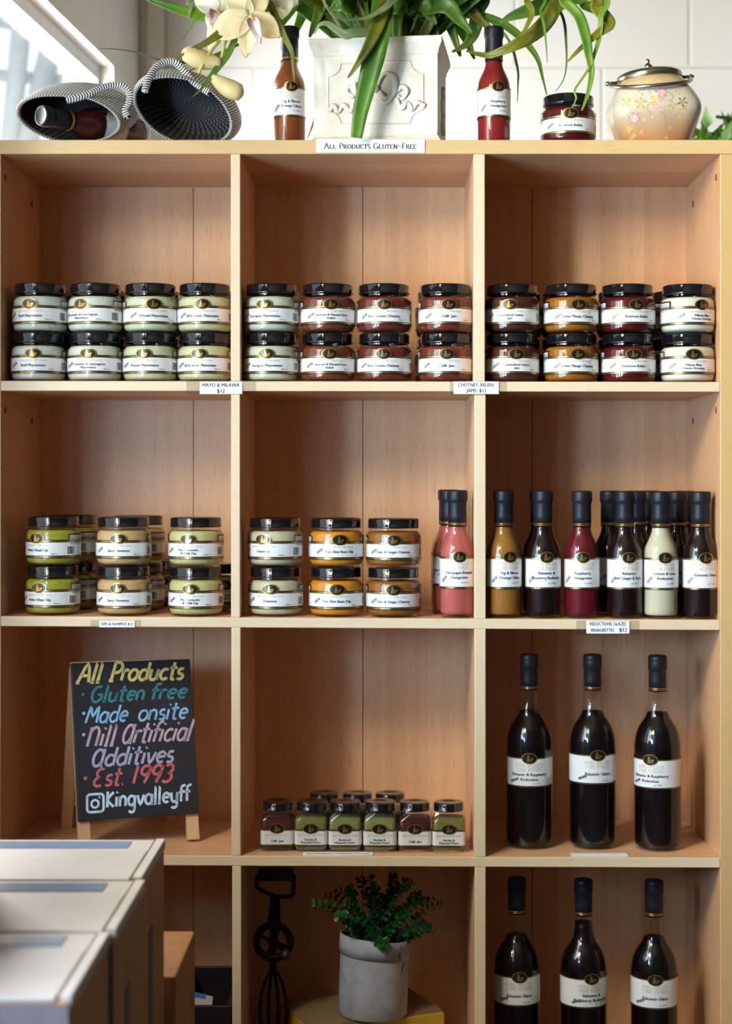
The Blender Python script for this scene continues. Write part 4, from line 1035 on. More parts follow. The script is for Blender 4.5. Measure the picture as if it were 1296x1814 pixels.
def flower(c, petals, lip, mat, parent):
    fo = W(*c)-OB
    f = MB(); f.lathe([(0, -.004), (.003, -.003), (.0035, 0), (.003, .003), (0, .004)], 12, M=Matrix.Translation(fo)); fl = f.build('flower', COLUMN, parent)
    for p1, w, bow, cup in petals: petal(c, p1, w, bow, 'petal', mat, fl, cup, OB)
    if lip:
        o = petal((c[0]+1, c[1]+2, c[2]-.008), lip, 22, .5, 'lip', LIP, fl, .75, OB)
        m = MB(); m.tube([W(c[0]+3, c[1]-2, c[2]-.008)-OB, W(c[0]+5, c[1]+10, c[2]-.014)-OB, W(c[0]+5, c[1]+20, c[2]-.016)-OB], [.003, .0035, .0022], 8); m.build('column', COLUMN, fl)
    return fl
flower((444, 30, -.035), [((372, 66, -.02), 52, .16, .25), ((434, 104, -.025), 36, .12, .3), ((497, 66, -.03), 44, .14, .25), ((470, -22, -.02), 40, .12, .3), ((404, -8, -.015), 42, .12, .3)], (462, 78, -.055), PETAL, orchid)
flower((384, 20, .03), [((344, -14, .03), 40, .15, .3), ((376, 60, .02), 34, .15, .3), ((372, 100, .03), 22, .1, .3), ((420, -10, .04), 34, .15, .3)], (372, 44, .012), PETALW, orchid)
flower((498, -8, .02), [((528, 8, .02), 44, .15, .2), ((500, 34, .015), 46, .15, .25), ((466, 4, .02), 40, .15, .25)], None, PETALW, orchid)
def bud(p0, p1, w, name='bud'):
    a = W(*p0)-OB; b = W(*p1)-OB; n = 10; m = MB()
    pts = [a+(b-a)*i/n+Vector((0, 0, -.004*math.sin(PI*i/n))) for i in range(n+1)]
    r = [w*.00092/2*max(.08, (.32+.68*math.sin(PI*min(1, .12+.62*i/n))**1.5) if i < n else .3) for i in range(n+1)]
    m.tube(pts, r, 14); return m.build(name, BUD, orchid)
bud((392, 112, -.02), (324, 90, -.02), 34); bud((376, 136, -.022), (431, 166, -.022), 32)
def stem(pts, r): m = MB(); m.tube([p-OB for p in bez([W(*p) for p in pts], 6)], r, 8); return m.build('stem', STEM, orchid)
stem([(352, 130, -.03), (360, 112, -.03), (374, 90, -.028), (392, 68, -.02), (410, 48, .0), (440, 30, .0)], .0026)
stem([(390, 114, -.018), (394, 96, -.015), (400, 72, -.01), (420, 46, .0), (440, 28, .0)], .0026)
stem([(376, 137, -.022), (366, 134, -.026), (353, 129, -.03)], .0007)
stem([(430, 40, .01), (470, 0, .03), (540, -40, .06), (610, -20, .09), (650, 50, .1), (660, 80, .1)], .003)
leaf([(341, 172, -.03), (356, 158, -.03), (370, 140, -.028), (384, 122, -.026), (404, 96, -.02), (420, 60, -.01)], 9, 2, parent=orchid, root=False, origin=OB)
leaf([(330, 128, .03), (350, 119, .03), (380, 105, .03), (418, 78, .04)], 4, 0, parent=orchid, root=False, origin=OB)

# ---- biscuit barrel
PEWTER = plain('aged_silver_plate', rgb(176, 166, 140), .26, metal=.95, noise=rgb(158, 148, 122), nscale=30)
bb = empty('biscuit_barrel', (WX(1160.5, .085), .085, ZT1+.0002), 'lobed floral china biscuit barrel with silver lid and swing handle', 'biscuit barrel', None, (math.radians(0), math.radians(-5.0), 0))
def china():
    m, N, L, p = newmat('floral_china')
    at = N.new('ShaderNodeVertexColor'); at.layer_name = 'paint'; L.new(at.outputs[0], p.inputs['Base Color'])
    tc = N.new('ShaderNodeTexCoord'); nz = N.new('ShaderNodeTexNoise'); nz.inputs['Scale'].default_value = 55; L.new(tc.outputs['Object'], nz.inputs[0])
    b = N.new('ShaderNodeBump'); b.inputs['Strength'].default_value = .12; b.inputs['Distance'].default_value = .003; L.new(nz.outputs[0], b.inputs['Height']); L.new(b.outputs[0], p.inputs['Normal'])
    p.inputs['Roughness'].default_value = .2; p.inputs['Coat Weight'].default_value = .4; return m
prof = bez([(.055, 0), (.0575, .004), (.062, .014), (.070, .030), (.0775, .046), (.0795, .056), (.078, .066), (.071, .082), (.0635, .094), (.0585, .103), (.052, .110), (.047, .113)], 14)
NA = 440
def lob(a, z):
    k = math.exp(-((z-.052)/.045)**2)
    return 1+.15*k*abs(math.sin(2*(a+PI/2-.02)))**4-.05*k
pv = []; pfs = []
for r, z in prof:
    for i in range(NA):
        a = 2*PI*i/NA; q = r*lob(a, z); pv.append((q*math.cos(a), q*math.sin(a), z))
kk = len(prof)
for j in range(kk-1):
    for i in range(NA): pfs.append((j*NA+i, j*NA+(i+1) % NA, (j+1)*NA+(i+1) % NA, (j+1)*NA+i))
pfs.append(tuple(range(NA))[::-1])
me = bpy.data.meshes.new('china_body'); me.from_pydata(pv, [], pfs); me.materials.append(china()); me.polygons.foreach_set('use_smooth', [True]*(len(pfs)-1)+[False])
def zpx(u, v): return ((u-655)/6.48*.00091, (1045-v)/6.48*.00091)   # photo close-up pixel -> (x, z) on the front
spots = []       # x, z, radius, petals, colour, edge colour
for (u, v, r, n, c, c2) in ((368, 752, 58, 6, (214, 110, 150), (246, 222, 226)), (690, 488, 62, 5, (208, 96, 140), (236, 186, 200)), (612, 655, 32, 5, (206, 110, 146), (240, 200, 210)), (690, 690, 20, 4, (208, 120, 150), (240, 200, 210)), (560, 760, 26, 5, (206, 110, 140), (240, 200, 206)),
        (450, 595, 62, 5, (172, 158, 90), (206, 176, 96)), (525, 520, 60, 4, (150, 176, 168), (196, 206, 190)), (680, 570, 44, 5, (160, 178, 160), (190, 150, 90)), (290, 565, 54, 4, (190, 166, 104), (214, 186, 130)), (605, 585, 60, 3, (222, 164, 96), (226, 190, 130)),
        (800, 650, 40, 4, (204, 140, 78), (214, 166, 104)), (915, 620, 52, 5, (92, 92, 78), (150, 130, 90)), (935, 680, 28, 4, (166, 118, 72), (190, 150, 100)), (870, 775, 36, 3, (206, 146, 96), (216, 170, 120)), (865, 695, 20, 4, (206, 146, 96), (216, 170, 120)), (760, 885, 26, 4, (206, 146, 90), (220, 176, 126)),
        (440, 900, 38, 4, (200, 136, 70), (216, 166, 104)), (310, 850, 52, 5, (204, 150, 84), (216, 176, 116)), (360, 925, 34, 4, (204, 156, 96), (220, 180, 130)), (560, 340, 60, 4, (212, 164, 110), (222, 186, 140)), (690, 345, 46, 5, (204, 152, 100), (222, 186, 140)), (470, 420, 40, 4, (196, 150, 92), (214, 180, 130)), (885, 490, 34, 3, (208, 150, 100), (222, 176, 130)), (980, 585, 22, 3, (206, 146, 96), (220, 176, 130)), (1150, 710, 48, 5, (104, 96, 78), (150, 126, 90)), (470, 775, 26, 4, (216, 170, 130), (226, 190, 150)), (715, 985, 26, 4, (206, 160, 104), (220, 180, 130)), (330, 955, 24, 4, (206, 160, 104), (220, 180, 130))):
    x, z = zpx(u, v); spots.append((x, z, 1.22*r/6.48*.00091, n, c, c2))
arcs = []
for (u, v, r, a0, a1) in ((620, 800, 92, -150, 70), (575, 660, 60, 60, 250), (760, 550, 52, -100, 130)):
    x, z = zpx(u, v); arcs.append((x, z, r/6.48*.00091, a0, a1))
def paint(x, y, z, a):
    t = max(0, min(1, (z-.012)/.05)); up = max(0, min(1, (z-.088)/.02))
    base_ = [(176, 130, 86), (200, 192, 168)]; c = [base_[0][i]*(1-t)+base_[1][i]*t for i in range(3)]
    c = [c[i]*(1-up)+(200, 164, 122)[i]*up for i in range(3)]
    s = round((a+PI/2)/(PI/2)); th = (a+PI/2)-s*PI/2          # the same sprays on each of the four lobes
    xx = math.hypot(x, y)*math.sin(th) if abs(th) < PI/4+.01 else 9
    xx = x if y < 0 and abs(a+PI/2) < 1.25 else xx
    for (sx, sz, r, n, c1, c2) in spots:
        dx_, dz_ = xx-sx, z-sz; d = math.hypot(dx_, dz_)
        if d < r:
            rr = r*(.62+.38*math.cos(n*math.atan2(dz_, dx_)+sx*900))
            if d < rr:
                q = d/rr; m_ = c1 if q > .62 else c2
                if q < .22: m_ = (226, 190, 110)
                c = [c[i]*.18+m_[i]*.82 for i in range(3)]
    for (sx, sz, r, a0, a1) in arcs:
        dx_, dz_ = xx-sx, z-sz; d = math.hypot(dx_, dz_); an = math.degrees(math.atan2(dz_, dx_))
        for k_ in (-360, 0, 360):
            if a0 <= an+k_ <= a1 and abs(d-r) < .0011*(1+.5*math.sin(an*.35)): c = [c[i]*.35+(176, 138, 92)[i]*.65 for i in range(3)]
    return c
ca = me.color_attributes.new('paint', 'FLOAT_COLOR', 'POINT')
buf = []
for (x, y, z) in pv:
    c = paint(x, y, z, math.atan2(y, x)); buf += [lin(c[0]), lin(c[1]), lin(c[2]), 1]
ca.data.foreach_set('color', buf)
body = bpy.data.objects.new('china_body', me); COL.objects.link(body); body.parent = bb
m = MB(); m.lathe([(.046, .111), (.0515, .1105), (.0528, .112), (.0528, .1185), (.0515, .121), (.045, .1245), (.03, .128), (.012, .1295), (0, .1295)], 64); m.build('lid', PEWTER, bb)
m = MB(); m.lathe([(0, .129), (.0075, .129), (.0082, .131), (.0066, .133), (.0075, .1345), (.0062, .137), (.0036, .1395), (.0026, .142), (.0034, .1435), (.0034, .1455), (.0018, .1475), (0, .148)], 24); m.build('lid_knob', PEWTER, bb)
hp = []
for i in range(25):
    t = PI*i/24; hp.append((-.0655*math.cos(t), -.0765*math.sin(t), .1135-.026*math.sin(t)**.8))
m = MB(); m.tube(hp, .0032, 10, flat=1.0); m.build('swing_handle', PEWTER, bb)
for sg in (-1, 1):
    m = MB(); m.lathe([(0, 0), (.0028, 0), (.0028, .014), (.0042, .0145), (.0042, .017), (.0022, .018), (.0026, .020), (0, .021)], 14, M=Matrix.Translation((sg*.0515, 0, .1135)) @ Matrix.Rotation(sg*PI/2, 4, 'Y')); m.build('pivot', PEWTER, bb)

# ---- leafy plant standing behind the shelving on the right
bp = empty('potted_plant', (WX(1282, .85), .80, 0), 'blurred green bushy plant behind the right end of the shelving', 'plant')
m = MB(); m.lathe([(0, 0), (.11, 0), (.14, .26), (.145, .27), (.13, .27), (.12, .24), (0, .24)], 32); m.build('pot', plain('terracotta', rgb(168, 96, 64), .7), bp)
m = MB(); m.tube([(0, 0, .2), (.01, 0, .8), (0, .01, 1.3), (0, 0, 1.66)], [.02, .016, .013, .008], 8); m.build('trunk', plain('bark', rgb(92, 70, 50), .8), bp)
rb = random.Random(5); m = MB()
for i in range(700):
    th = rb.uniform(0, 2*PI); ph2 = math.acos(rb.uniform(-1, 1)); rr = rb.uniform(.5, 1)**.5
    c = Vector((.13*rr*math.sin(ph2)*math.cos(th), .13*rr*math.sin(ph2)*math.sin(th), 1.60+.185*rr*math.cos(ph2)))
    R_ = Euler((rb.uniform(0, 6), rb.uniform(0, 6), rb.uniform(0, 6))).to_matrix(); L_ = rb.uniform(.03, .05)
    m.add([c+R_ @ Vector(v) for v in ((0, 0, 0), (.3*L_, .35*L_, .05*L_), (L_, 0, 0), (.3*L_, -.35*L_, .05*L_), (.4*L_, 0, -.05*L_))], [(0, 4, 1), (1, 4, 2), (2, 4, 3), (3, 4, 0)], 0, True)
m.build('foliage', LG[2], bp)

# ================================================================== chalkboard
PINE = wood('pale_pine', rgb(214, 182, 142), rgb(198, 162, 120), rgb(170, 130, 90), 'z', .02, .55)
SLATE = plain('chalkboard_black', rgb(27, 29, 38), .55, noise=rgb(34, 36, 46), nscale=30)
yaw = math.radians(20)
cb = empty('chalkboard_sign', (WX(249, .06), .062, zs(2, WX(249, .06))+.0004), 'small black chalkboard easel with coloured handwriting standing on the third shelf', 'sign', None, (0, 0, yaw))
lean = math.radians(15.5)
MBd = Matrix.Rotation(-lean, 4, 'X')          # board plane leans back, hinged at the top
bw, bh, leg0 = .196, .252, .045
H0 = .046
def onb(x, y, z): return MBd @ Vector((x, y, z))
m = MB(); m.box(-bw/2, bw/2, -.004, .004, H0, H0+bh, 0, MBd); m.build('board', SLATE, cb, bevel=.0008)
for sx in (-1, 1):
    m = MB(); x = sx*(bw/2-.010); m.box(x-.0098, x+.0098, .0042, .0165, .0048, H0+bh-.001, 0, MBd); m.build('leg', PINE, cb, bevel=.001)
m = MB(); m.box(-bw/2, bw/2, .0042, .012, H0+bh+.0002, H0+bh+.003, 0, MBd); m.build('top_rail', PINE, cb)
MBk = Matrix.Translation(MBd @ Vector((0, .018, H0+bh-.012))) @ Matrix.Rotation(math.radians(17), 4, 'X') @ Matrix.Translation((0, 0, -(H0+bh-.006)))
for sx in (-1, 1):
    m = MB(); x = sx*(bw/2-.010); m.box(x-.009, x+.009, .0, .012, .008, H0+bh-.004, 0, MBk); m.build('back_leg', PINE, cb, bevel=.001)
m = MB(); m.box(-bw/2+.016, bw/2-.016, .002, .010, .05, .066, 0, MBk); m.build('back_rail', PINE, cb)
# handwriting: strokes on the unit square, x height 1
def A(cx, cy, rx, ry, a0, a1, n=9): return arc(cx, cy, rx, ry, a0, a1, n)
HW = {
 'A': ([[(0, 0), (.5, 1.75), (.95, 0)], [(.15, .62), (.8, .62)], [(-.15, 0), (.15, 0)]], 1.0), 'P': ([[(.1, 0), (.1, 1.7)], [(.0, 1.7)]+A(.35, 1.22, .5, .48, 80, -90)+[(.1, .74)], [(-.1, 0), (.3, 0)]], .85),
 'l': ([[(.1, 1.65), (.1, .0)], [(-.02, 1.65), (.12, 1.65)], [(-.05, 0), (.25, 0)]], .3), 'r': ([[(.05, 1), (.05, 0)], A(.32, .62, .27, .36, 170, 40)], .5), 'o': ([A(.4, .5, .38, .5, 80, 440, 14)], .8),
 'd': ([A(.38, .48, .36, .48, 40, 320, 12), [(.74, 1.65), (.74, 0)]], .85), 'u': ([[(.05, 1), (.05, .35)]+A(.36, .32, .31, .32, 180, 340)+[(.7, 1)], [(.7, 1), (.7, 0)]], .82), 'c': ([A(.42, .5, .38, .48, 50, 320, 12)], .72),
 't': ([[(.25, 1.6), (.25, .2), (.4, 0), (.55, .06)], [(-.05, 1.05), (.6, 1.1)]], .6), 's': ([A(.3, .74, .24, .25, 40, 270, 8)+A(.3, .25, .26, .24, 90, -150, 8)], .58), 'G': ([A(.55, .8, .5, .8, 60, 330, 14)+[(1.0, .75)], [(.6, .75), (1.05, .75)]], 1.1),
 'e': ([[(.06, .52), (.72, .58)]+A(.4, .52, .34, .48, 10, 310, 14)], .76), 'n': ([[(.05, 1), (.05, 0)], A(.36, .6, .3, .4, 170, 0)+[(.66, 0)]], .78), 'f': ([A(.45, 1.3, .3, .34, 60, 180)+[(.15, .0)], [(-.1, .95), (.5, 1.0)]], .5),
 'M': ([[(0, 0), (.15, 1.6), (.55, .6), (.95, 1.6), (1.1, 0)]], 1.2), 'a': ([A(.38, .5, .36, .5, 40, 330, 12), [(.74, 1), (.74, .1), (.84, 0)]], .86), 'i': ([[(.08, 1), (.08, 0)], [(.1, 1.38), (.16, 1.5)]], .26),
 'N': ([[(.05, 1.6), (.05, 0)], A(.4, 1.0, .34, .58, 170, 0)+[(.74, 0)]], .88), 'Q': ([A(.42, .75, .4, .75, 40, 330, 14), [(.82, 1.55), (.82, .1), (.95, 0)]], .98), 'v': ([[(0, 1), (.32, 0), (.68, 1)]], .68), 'E': ([A(.42, 1.22, .34, .38, 50, 260, 8)+A(.42, .42, .4, .42, 100, 310, 8)], .85),
 '.': ([[(.05, .02), (.12, .08)]], .22), '1': ([[(.1, 1.6), (.1, 0)]], .3), '9': ([A(.35, 1.15, .32, .42, 20, 360, 12), [(.68, 1.5), (.66, .9), (.45, 0)]], .75), '3': ([A(.3, 1.18, .32, .4, 140, -80, 8)+A(.3, .4, .36, .42, 80, -140, 8)], .7),
 'K': ([[(.05, 1.6), (.05, 0)], [(.7, 1.5), (.08, .75), (.75, 0)]], .8), 'g': ([A(.36, .5, .34, .48, 40, 330, 12), [(.72, 1), (.72, -.4)]+A(.42, -.4, .3, .3, 0, -160, 6)], .86), 'y': ([[(0, 1), (.08, .4)]+A(.38, .38, .3, .36, 180, 330, 6)+[(.7, 1)], [(.7, 1), (.66, -.3)]+A(.36, -.3, .3, .3, 0, -150, 6)], .82), ' ': ([], .5)}
CHK = {k: plain('chalk_'+k, rgb(*c), .8, noise=rgb(*[x*.86 for x in c]), nscale=90) for k, c in {'yellow': (222, 206, 122), 'teal': (58, 130, 138), 'blue': (140, 188, 228), 'mauve': (190, 168, 184), 'lilac': (172, 168, 196), 'red': (204, 100, 108), 'white': (196, 222, 244)}.items()}
def zb(u, v):      # close-up pixel of the board -> board plane coordinates (follows the board's own edges)
    t = (v-178)/(1190-178); x0 = 150+t*38; x1 = 950+t*50; v0 = v-t*(30*(1-(u-x0)/(x1-x0)))*0
    return ((u-x0)/(x1-x0)-.5)*bw, H0+bh*(1-(v-(175+6*0))/(1190-175))
def write(txt, u0, u1, vb, xh, colour, slant=.2, w=15, name='handwriting', drop=0):
    adv = sum(HW[c][1]+.16 for c in txt); kx = (u1-u0)/adv; L_ = Lay(); x = 0
    for ch in txt:
        for s in HW[ch][0]:
            pts = bez([(a, b, 0) for a, b in s], 3) if len(s) > 2 else [Vector((a, b, 0)) for a, b in s]
            pts = [(u0+(x+p[0])*kx+slant*p[1]*xh, vb-p[1]*xh+drop*((x+p[0])/adv)) for p in pts]
            L_.strip([(p[0], -p[1]) for p in pts], w/2)
        x += HW[ch][1]+.16
    L_.xf(lambda a, b: zb(a, -b))
    return L_
def chalk(layers, mat):
    A_ = Lay()
    for l in layers:
        b_ = len(A_.v); A_.v += l.v; A_.f += [tuple(b_+i for i in q_) for q_ in l.f]
    o = A_.build('chalk_writing', mat, lambda s, z, off: MBd @ Vector((s, -.004-off, z)), .0004, cb, 0)
    return o
def dot(u, v, r): l = Lay(); l.poly([zb(u+r*math.cos(a/12*2*PI), v+r*math.sin(a/12*2*PI)) for a in range(12)]); return l
chalk([write('All', 190, 350, 305, 72, 'yellow', .3, 20), write('Products', 405, 905, 300, 70, 'yellow', .3, 20, drop=8)], CHK['yellow'])
chalk([write('Gluten', 270, 640, 435, 62, 'teal', .3, 17), write('free', 680, 930, 435, 62, 'teal', .3, 17), dot(226, 382, 10)], CHK['teal'])
chalk([write('Made', 240, 520, 570, 66, 'blue', .3, 15), write('onsite', 590, 930, 570, 66, 'blue', .25, 15), dot(230, 505, 11)], CHK['blue'])
chalk([write('Nill', 245, 440, 720, 76, 'mauve', .3, 18), write('Qrtificial', 475, 950, 712, 78, 'mauve', .35, 17), dot(228, 643, 11)], CHK['mauve'])
chalk([write('Qdditives', 275, 830, 850, 70, 'lilac', .3, 18)], CHK['lilac'])
chalk([write('Est.', 285, 500, 978, 68, 'red', .3, 17), write('1993', 545, 820, 975, 70, 'red', .3, 19), dot(236, 922, 13)], CHK['red'])
ic = Lay(); rr_ = []
for sx, sy, a0 in ((1, 1, 0), (-1, 1, 90), (-1, -1, 180), (1, -1, 270)):
    rr_ += [(300+sx*34+20*math.cos(math.radians(a0+i*15)), -(1083)+sy*36+20*math.sin(math.radians(a0+i*15))) for i in range(7)]
ic.strip(rr_+[rr_[0]], 8); ic.strip([(298+24*math.cos(a/10*PI), -1088+24*math.sin(a/10*PI)) for a in range(21)], 7); ic.strip([(322, -1050), (332, -1046)], 7)
ic.xf(lambda a, b: zb(a, -b))
chalk([write('Kingvalleyff', 375, 945, 1115, 62, 'white', .05, 17, drop=-8), ic], CHK['white'])

# ================================================================== bottom row
CRATEY = wood('yellow_crate_board', rgb(190, 160, 44), rgb(170, 140, 36), rgb(120, 96, 30), 'x', .06, .6)
def woven():
    m, N, L, p = newmat('woven_jute'); tc = N.new('ShaderNodeTexCoord'); ck = N.new('ShaderNodeTexChecker'); ck.inputs['Scale'].default_value = 260
    L.new(tc.outputs['Object'], ck.inputs[0]); ck.inputs[1].default_value = rgb(150, 122, 84); ck.inputs[2].default_value = rgb(116, 90, 58); L.new(ck.outputs[0], p.inputs['Base Color']); p.inputs['Roughness'].default_value = .9; return m
zf = zs(3, 0)
A0, B0 = W(565, 1815, .074), W(505, 1768, .213); C0, D0 = W(695, 1740, .303), W(812, 1785, .16)
ctr = (A0+B0+C0+D0)/4; ex_ = (D0-A0); ang = math.atan2(ex_.y, ex_.x)+math.radians(1); cwid, cdep, chgt = .232, .150, .073
cr_ = empty('wooden_crate', (ctr.x-.006, ctr.y-.022, zf+.0002), 'low yellow painted wooden crate under the grey plant pot', 'crate', None, (0, 0, math.radians(24)))
for sy in (-1, 1):
    for k in range(2): m = MB(); m.box(-cwid/2, cwid/2, sy*cdep/2-.004, sy*cdep/2+.004, .004+k*.036, .036+k*.036); m.build('side_slat', CRATEY, cr_, bevel=.001)
for sx in (-1, 1):
    m = MB(); m.box(sx*(cwid/2-.008)-.006, sx*(cwid/2-.008)+.006, -cdep/2+.005, cdep/2-.005, 0, .071); m.build('end_board', CRATEY, cr_, bevel=.001)
m = MB(); m.box(-cwid/2+.002, cwid/2-.002, -cdep/2+.0045, cdep/2-.0045, .0712, .0755); m.build('woven_top', woven(), cr_)
ztop = zf+.0757
FELT = plain('grey_felt', rgb(158, 160, 168), .85, noise=rgb(140, 142, 150), nscale=40, bump=.1)
FELTD = plain('grey_felt_inner', rgb(92, 92, 96), .9)
pt = empty('potted_plant', (WX(660, .128), .128, ztop), 'small leafy green plant in a grey fabric pot with folded rim on the crate', 'plant', None, (0, math.radians(1.5), 0))
pr, phh = .0565, .126
def potr(a): return 1+.012*math.sin(2*a+.5)+.006*math.sin(5*a)
def shell(prof, name, mat, n=64, tilt=.0):
    m = MB(); vs = []; fs = []
    for r, z in prof:
        for i in range(n):
            a = 2*PI*i/n; q = r*potr(a); vs.append((q*math.cos(a), q*math.sin(a), z-(tilt*math.cos(a)+.004*math.sin(a))*(z/phh)))
    for j in range(len(prof)-1):
        for i in range(n): fs.append((j*n+i, j*n+(i+1) % n, (j+1)*n+(i+1) % n, (j+1)*n+i))
    m.add(vs, fs, 0, True); return m.build(name, mat, pt)
shell([(.002, .001), (pr*.95, .001), (pr*.985, .003), (pr*.99, .03), (pr*.985, .07), (pr*.975, phh-.026), (pr*.965, phh-.01), (pr*.93, phh-.008), (pr*.93, .05), (.002, .05)], 'fabric_pot', FELT, tilt=.005)
shell([(pr*.985, phh-.029), (pr*1.012, phh-.029), (pr*1.015, phh-.015), (pr*1.005, phh), (pr*.97, phh+.001), (pr*.955, phh-.004)], 'folded_rim', FELT, tilt=.005)
m = MB(); m.lathe([(0, 0), (pr*.9, 0), (pr*.9, .003), (0, .004)], 32, c=(0, 0, phh-.022)); m.build('potting_soil', SOIL, pt)
m = MB(); m.box(.0405, .0425, -.0415, -.0400, phh-.028, phh-.003); m.build('rim_stitching', FELTD, pt)
m = MB(); m.box(-.004, .005, -.0008, .0008, 0, .012, 0, Matrix.Translation((.0505, -.0275, phh-.050)) @ Matrix.Rotation(math.radians(60), 4, 'Z')); m.build('side_tag', plain('tag_cloth', rgb(150, 140, 130), .8), pt)
SPR = [leafmat('sprig_green', rgb(24, 84, 40), rgb(38, 108, 52), rgb(70, 140, 66)), leafmat('sprig_dark', rgb(16, 58, 36), rgb(22, 74, 44), rgb(36, 96, 56))]
rs = random.Random(21)
def sprig(tip, d, mi):
    tp = W(tip[0], tip[1], d)-Vector(pt.location); b = Vector((rs.uniform(-.028, .028)+tp.x*.15, rs.uniform(-.025, .025), phh-.02))
    mid = (b+tp)/2+Vector((-(tp.x)*.05, 0, .010)); C_ = bez([b, (b+mid)/2+Vector((0, 0, .006)), mid, (mid+tp)/2+Vector((0, 0, .008)), tp], 6)
    m = MB(); m.tube(C_, [.0011*(1-.6*i/len(C_)) for i in range(len(C_))], 5)
    n = len(C_)
    for i in range(5, n, 2):
        t = (C_[min(i+1, n-1)]-C_[i-1]).normalized(); th0 = rs.uniform(0, 6)
        for k in range(3):
            th = th0+k*2*PI/3; a = t.cross(Vector((0, 0, 1))); a = a.normalized() if a.length > .1 else Vector((1, 0, 0)); b2 = t.cross(a)
            s = (a*math.cos(th)+b2*math.sin(th)+t*.5).normalized(); L_ = rs.uniform(.0082, .0118)*(1.05 if i < n-3 else .7); w_ = L_*.52; q_ = s.cross(t).normalized(); u_ = s.cross(q_)
            c0 = C_[i]; vs = [c0, c0+s*L_*.35+q_*w_*.8+u_*.0008, c0+s*L_*.75+q_*w_*.85+u_*.0012, c0+s*L_, c0+s*L_*.75-q_*w_*.85+u_*.0012, c0+s*L_*.35-q_*w_*.8+u_*.0008, c0+s*L_*.55-u_*.0008]
            m.add(vs, [(0, 6, 1), (1, 6, 2), (2, 6, 3), (3, 6, 4), (4, 6, 5), (5, 6, 0)], 0, True)
    m.build('sprig', SPR[mi], pt)
for i, (x, y) in enumerate([(548, 1602), (570, 1590), (588, 1580), (628, 1556), (605, 1600), (640, 1580), (655, 1568), (652, 1600), (675, 1590), (690, 1548), (688, 1580), (716, 1556), (726, 1562), (738, 1580), (752, 1590), (764, 1588), (778, 1598), (756, 1640), (765, 1646), (700, 1610), (720, 1620), (664, 1625), (635, 1630), (606, 1640), (590, 1625), (665, 1655), (684, 1680), (740, 1620), (612, 1575), (705, 1568), (648, 1552)]):
    sprig((x, y), .10+rs.uniform(-.045, .06)-(.03 if y > 1620 else 0), i % 2)

# antique hand-cranked egg beater standing in the shade
IRON = plain('dark_cast_iron', rgb(44, 40, 38), .38, metal=.85, noise=rgb(66, 56, 48), nscale=60)
DWOOD = plain('dark_handle_wood', rgb(40, 26, 20), .45, noise=rgb(54, 36, 26))
eb = empty('egg_beater', (WX(487, .15), .15, zs(3, -.2)+.0003), 'dark antique hand cranked beater with a toothed wheel leaning in the shaded bottom cell', 'hand tool')
def Q(px, py, d=0): v = W(px, py, .15+d)-Vector(eb.location); return v
m = MB(); m.tube([Q(458, 1549), Q(519, 1549)], [.011, .011], 14); m.build('grip', DWOOD, eb)
m = MB(); m.tube(bez([Q(457, 1549), Q(455, 1570), Q(468, 1580), Q(483, 1586), Q(487, 1592)], 5), .0036, 8); m.tube(bez([Q(520, 1549), Q(518, 1584), Q(505, 1588), Q(492, 1588), Q(487, 1592)], 5), .0036, 8)
m.tube([Q(487, 1588), Q(486, 1620), Q(484, 1640)], [.0075, .0095, .012], 10); m.tube([Q(484, 1640), Q(483, 1720)], .006, 8); m.build('frame', IRON, eb)
gw = MB(); gc = Q(484, 1668, -.018); n = 44
for i in range(n):
    a = 2*PI*i/n
    gw.box(-.0014, .0014, -.004, .004, .0295, .0335, 0, Matrix.Translation(gc) @ Matrix.Rotation(a, 4, 'Y'))
gw.lathe([(.022, -.003), (.030, -.0035), (.030, .0035), (.022, .003), (.022, -.003)], 48, M=Matrix.Translation(gc) @ Matrix.Rotation(PI/2, 4, 'X'))
for k in range(4): gw.box(-.003, .003, -.002, .002, .004, .0235, 0, Matrix.Translation(gc) @ Matrix.Rotation(k*PI/2+.4, 4, 'Y'))
gw.lathe([(0, -.006), (.008, -.006), (.009, 0), (.008, .006), (0, .006)], 20, M=Matrix.Translation(gc) @ Matrix.Rotation(PI/2, 4, 'X')); g_ = gw.build('gear_wheel', IRON, eb)
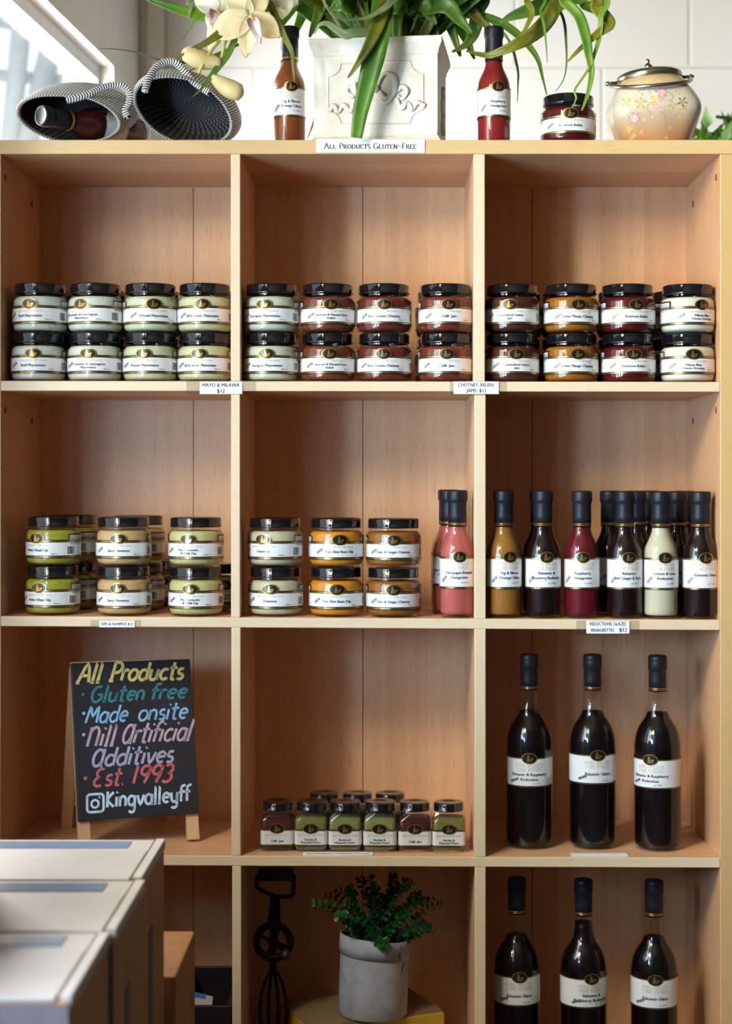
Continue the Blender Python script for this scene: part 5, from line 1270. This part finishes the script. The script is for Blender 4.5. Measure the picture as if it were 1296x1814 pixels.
m = MB(); m.tube([gc+Vector((0, -.006, 0)), gc+Vector((.012, -.012, -.008)), gc+Vector((.022, -.014, -.012))], .003, 8); m.build('crank', IRON, eb)
m = MB(); m.tube([gc+Vector((.022, -.012, -.012)), gc+Vector((.022, -.040, -.012))], [.006, .0075], 12); m.build('crank_knob', DWOOD, eb)
for dx_ in (-12, -4, 5, 13):
    m = MB(); p0 = Q(483, 1712); bot = Vector((p0.x+dx_*.0004, p0.y, .002)); m.tube(bez([p0, p0+Vector((dx_*.0012, .002*dx_/4, -.03)), (p0+bot)/2+Vector((dx_*.0016, 0, 0)), bot+Vector((dx_*.0010, 0, .03)), bot], 5), .0028, 7); m.build('beater_blade', IRON, eb)

# black tray with a packet in the dark left cell
BLP = plain('black_plastic', rgb(24, 24, 26), .45)
tx0, tx1 = X(300), X(407); tz = zs(3, -.3)
tr = empty('storage_tray', ((tx0+tx1)/2, .13, tz+.0003), 'black open tray low in the shaded bottom left cell', 'tray')
tw_, td_, th_ = tx1-tx0-.004, .22, .120
m = MB(); m.box(-tw_/2, tw_/2, -td_/2, td_/2, 0, .004); m.build('tray_floor', BLP, tr)
for n_, bx4 in (('front_side', (-tw_/2, tw_/2, -td_/2, -td_/2+.006)), ('back_side', (-tw_/2, tw_/2, td_/2-.006, td_/2)), ('left_side', (-tw_/2, -tw_/2+.006, -td_/2+.0061, td_/2-.0061)), ('right_side', (tw_/2-.006, tw_/2, -td_/2+.0061, td_/2-.0061))):
    m = MB(); m.box(*bx4, .0041, th_); m.build(n_, BLP, tr, bevel=.0015)
pk = W(352, 1770, .12); pe = empty('paper_packet', (pk.x, pk.y, tz+.072), 'pale packet with a blue edge leaning in the black tray', 'packet', None, (math.radians(-38), math.radians(14), math.radians(12)))
m = MB(); m.box(-.019, .019, -.006, .006, -.035, .036); m.build('packet_body', plain('packet_paper', rgb(176, 178, 168), .6), pe, bevel=.002)
m = MB(); m.box(-.019, .006, -.0064, .0064, .028, .0365); m.build('blue_edge', plain('packet_blue', rgb(40, 110, 180), .5), pe)
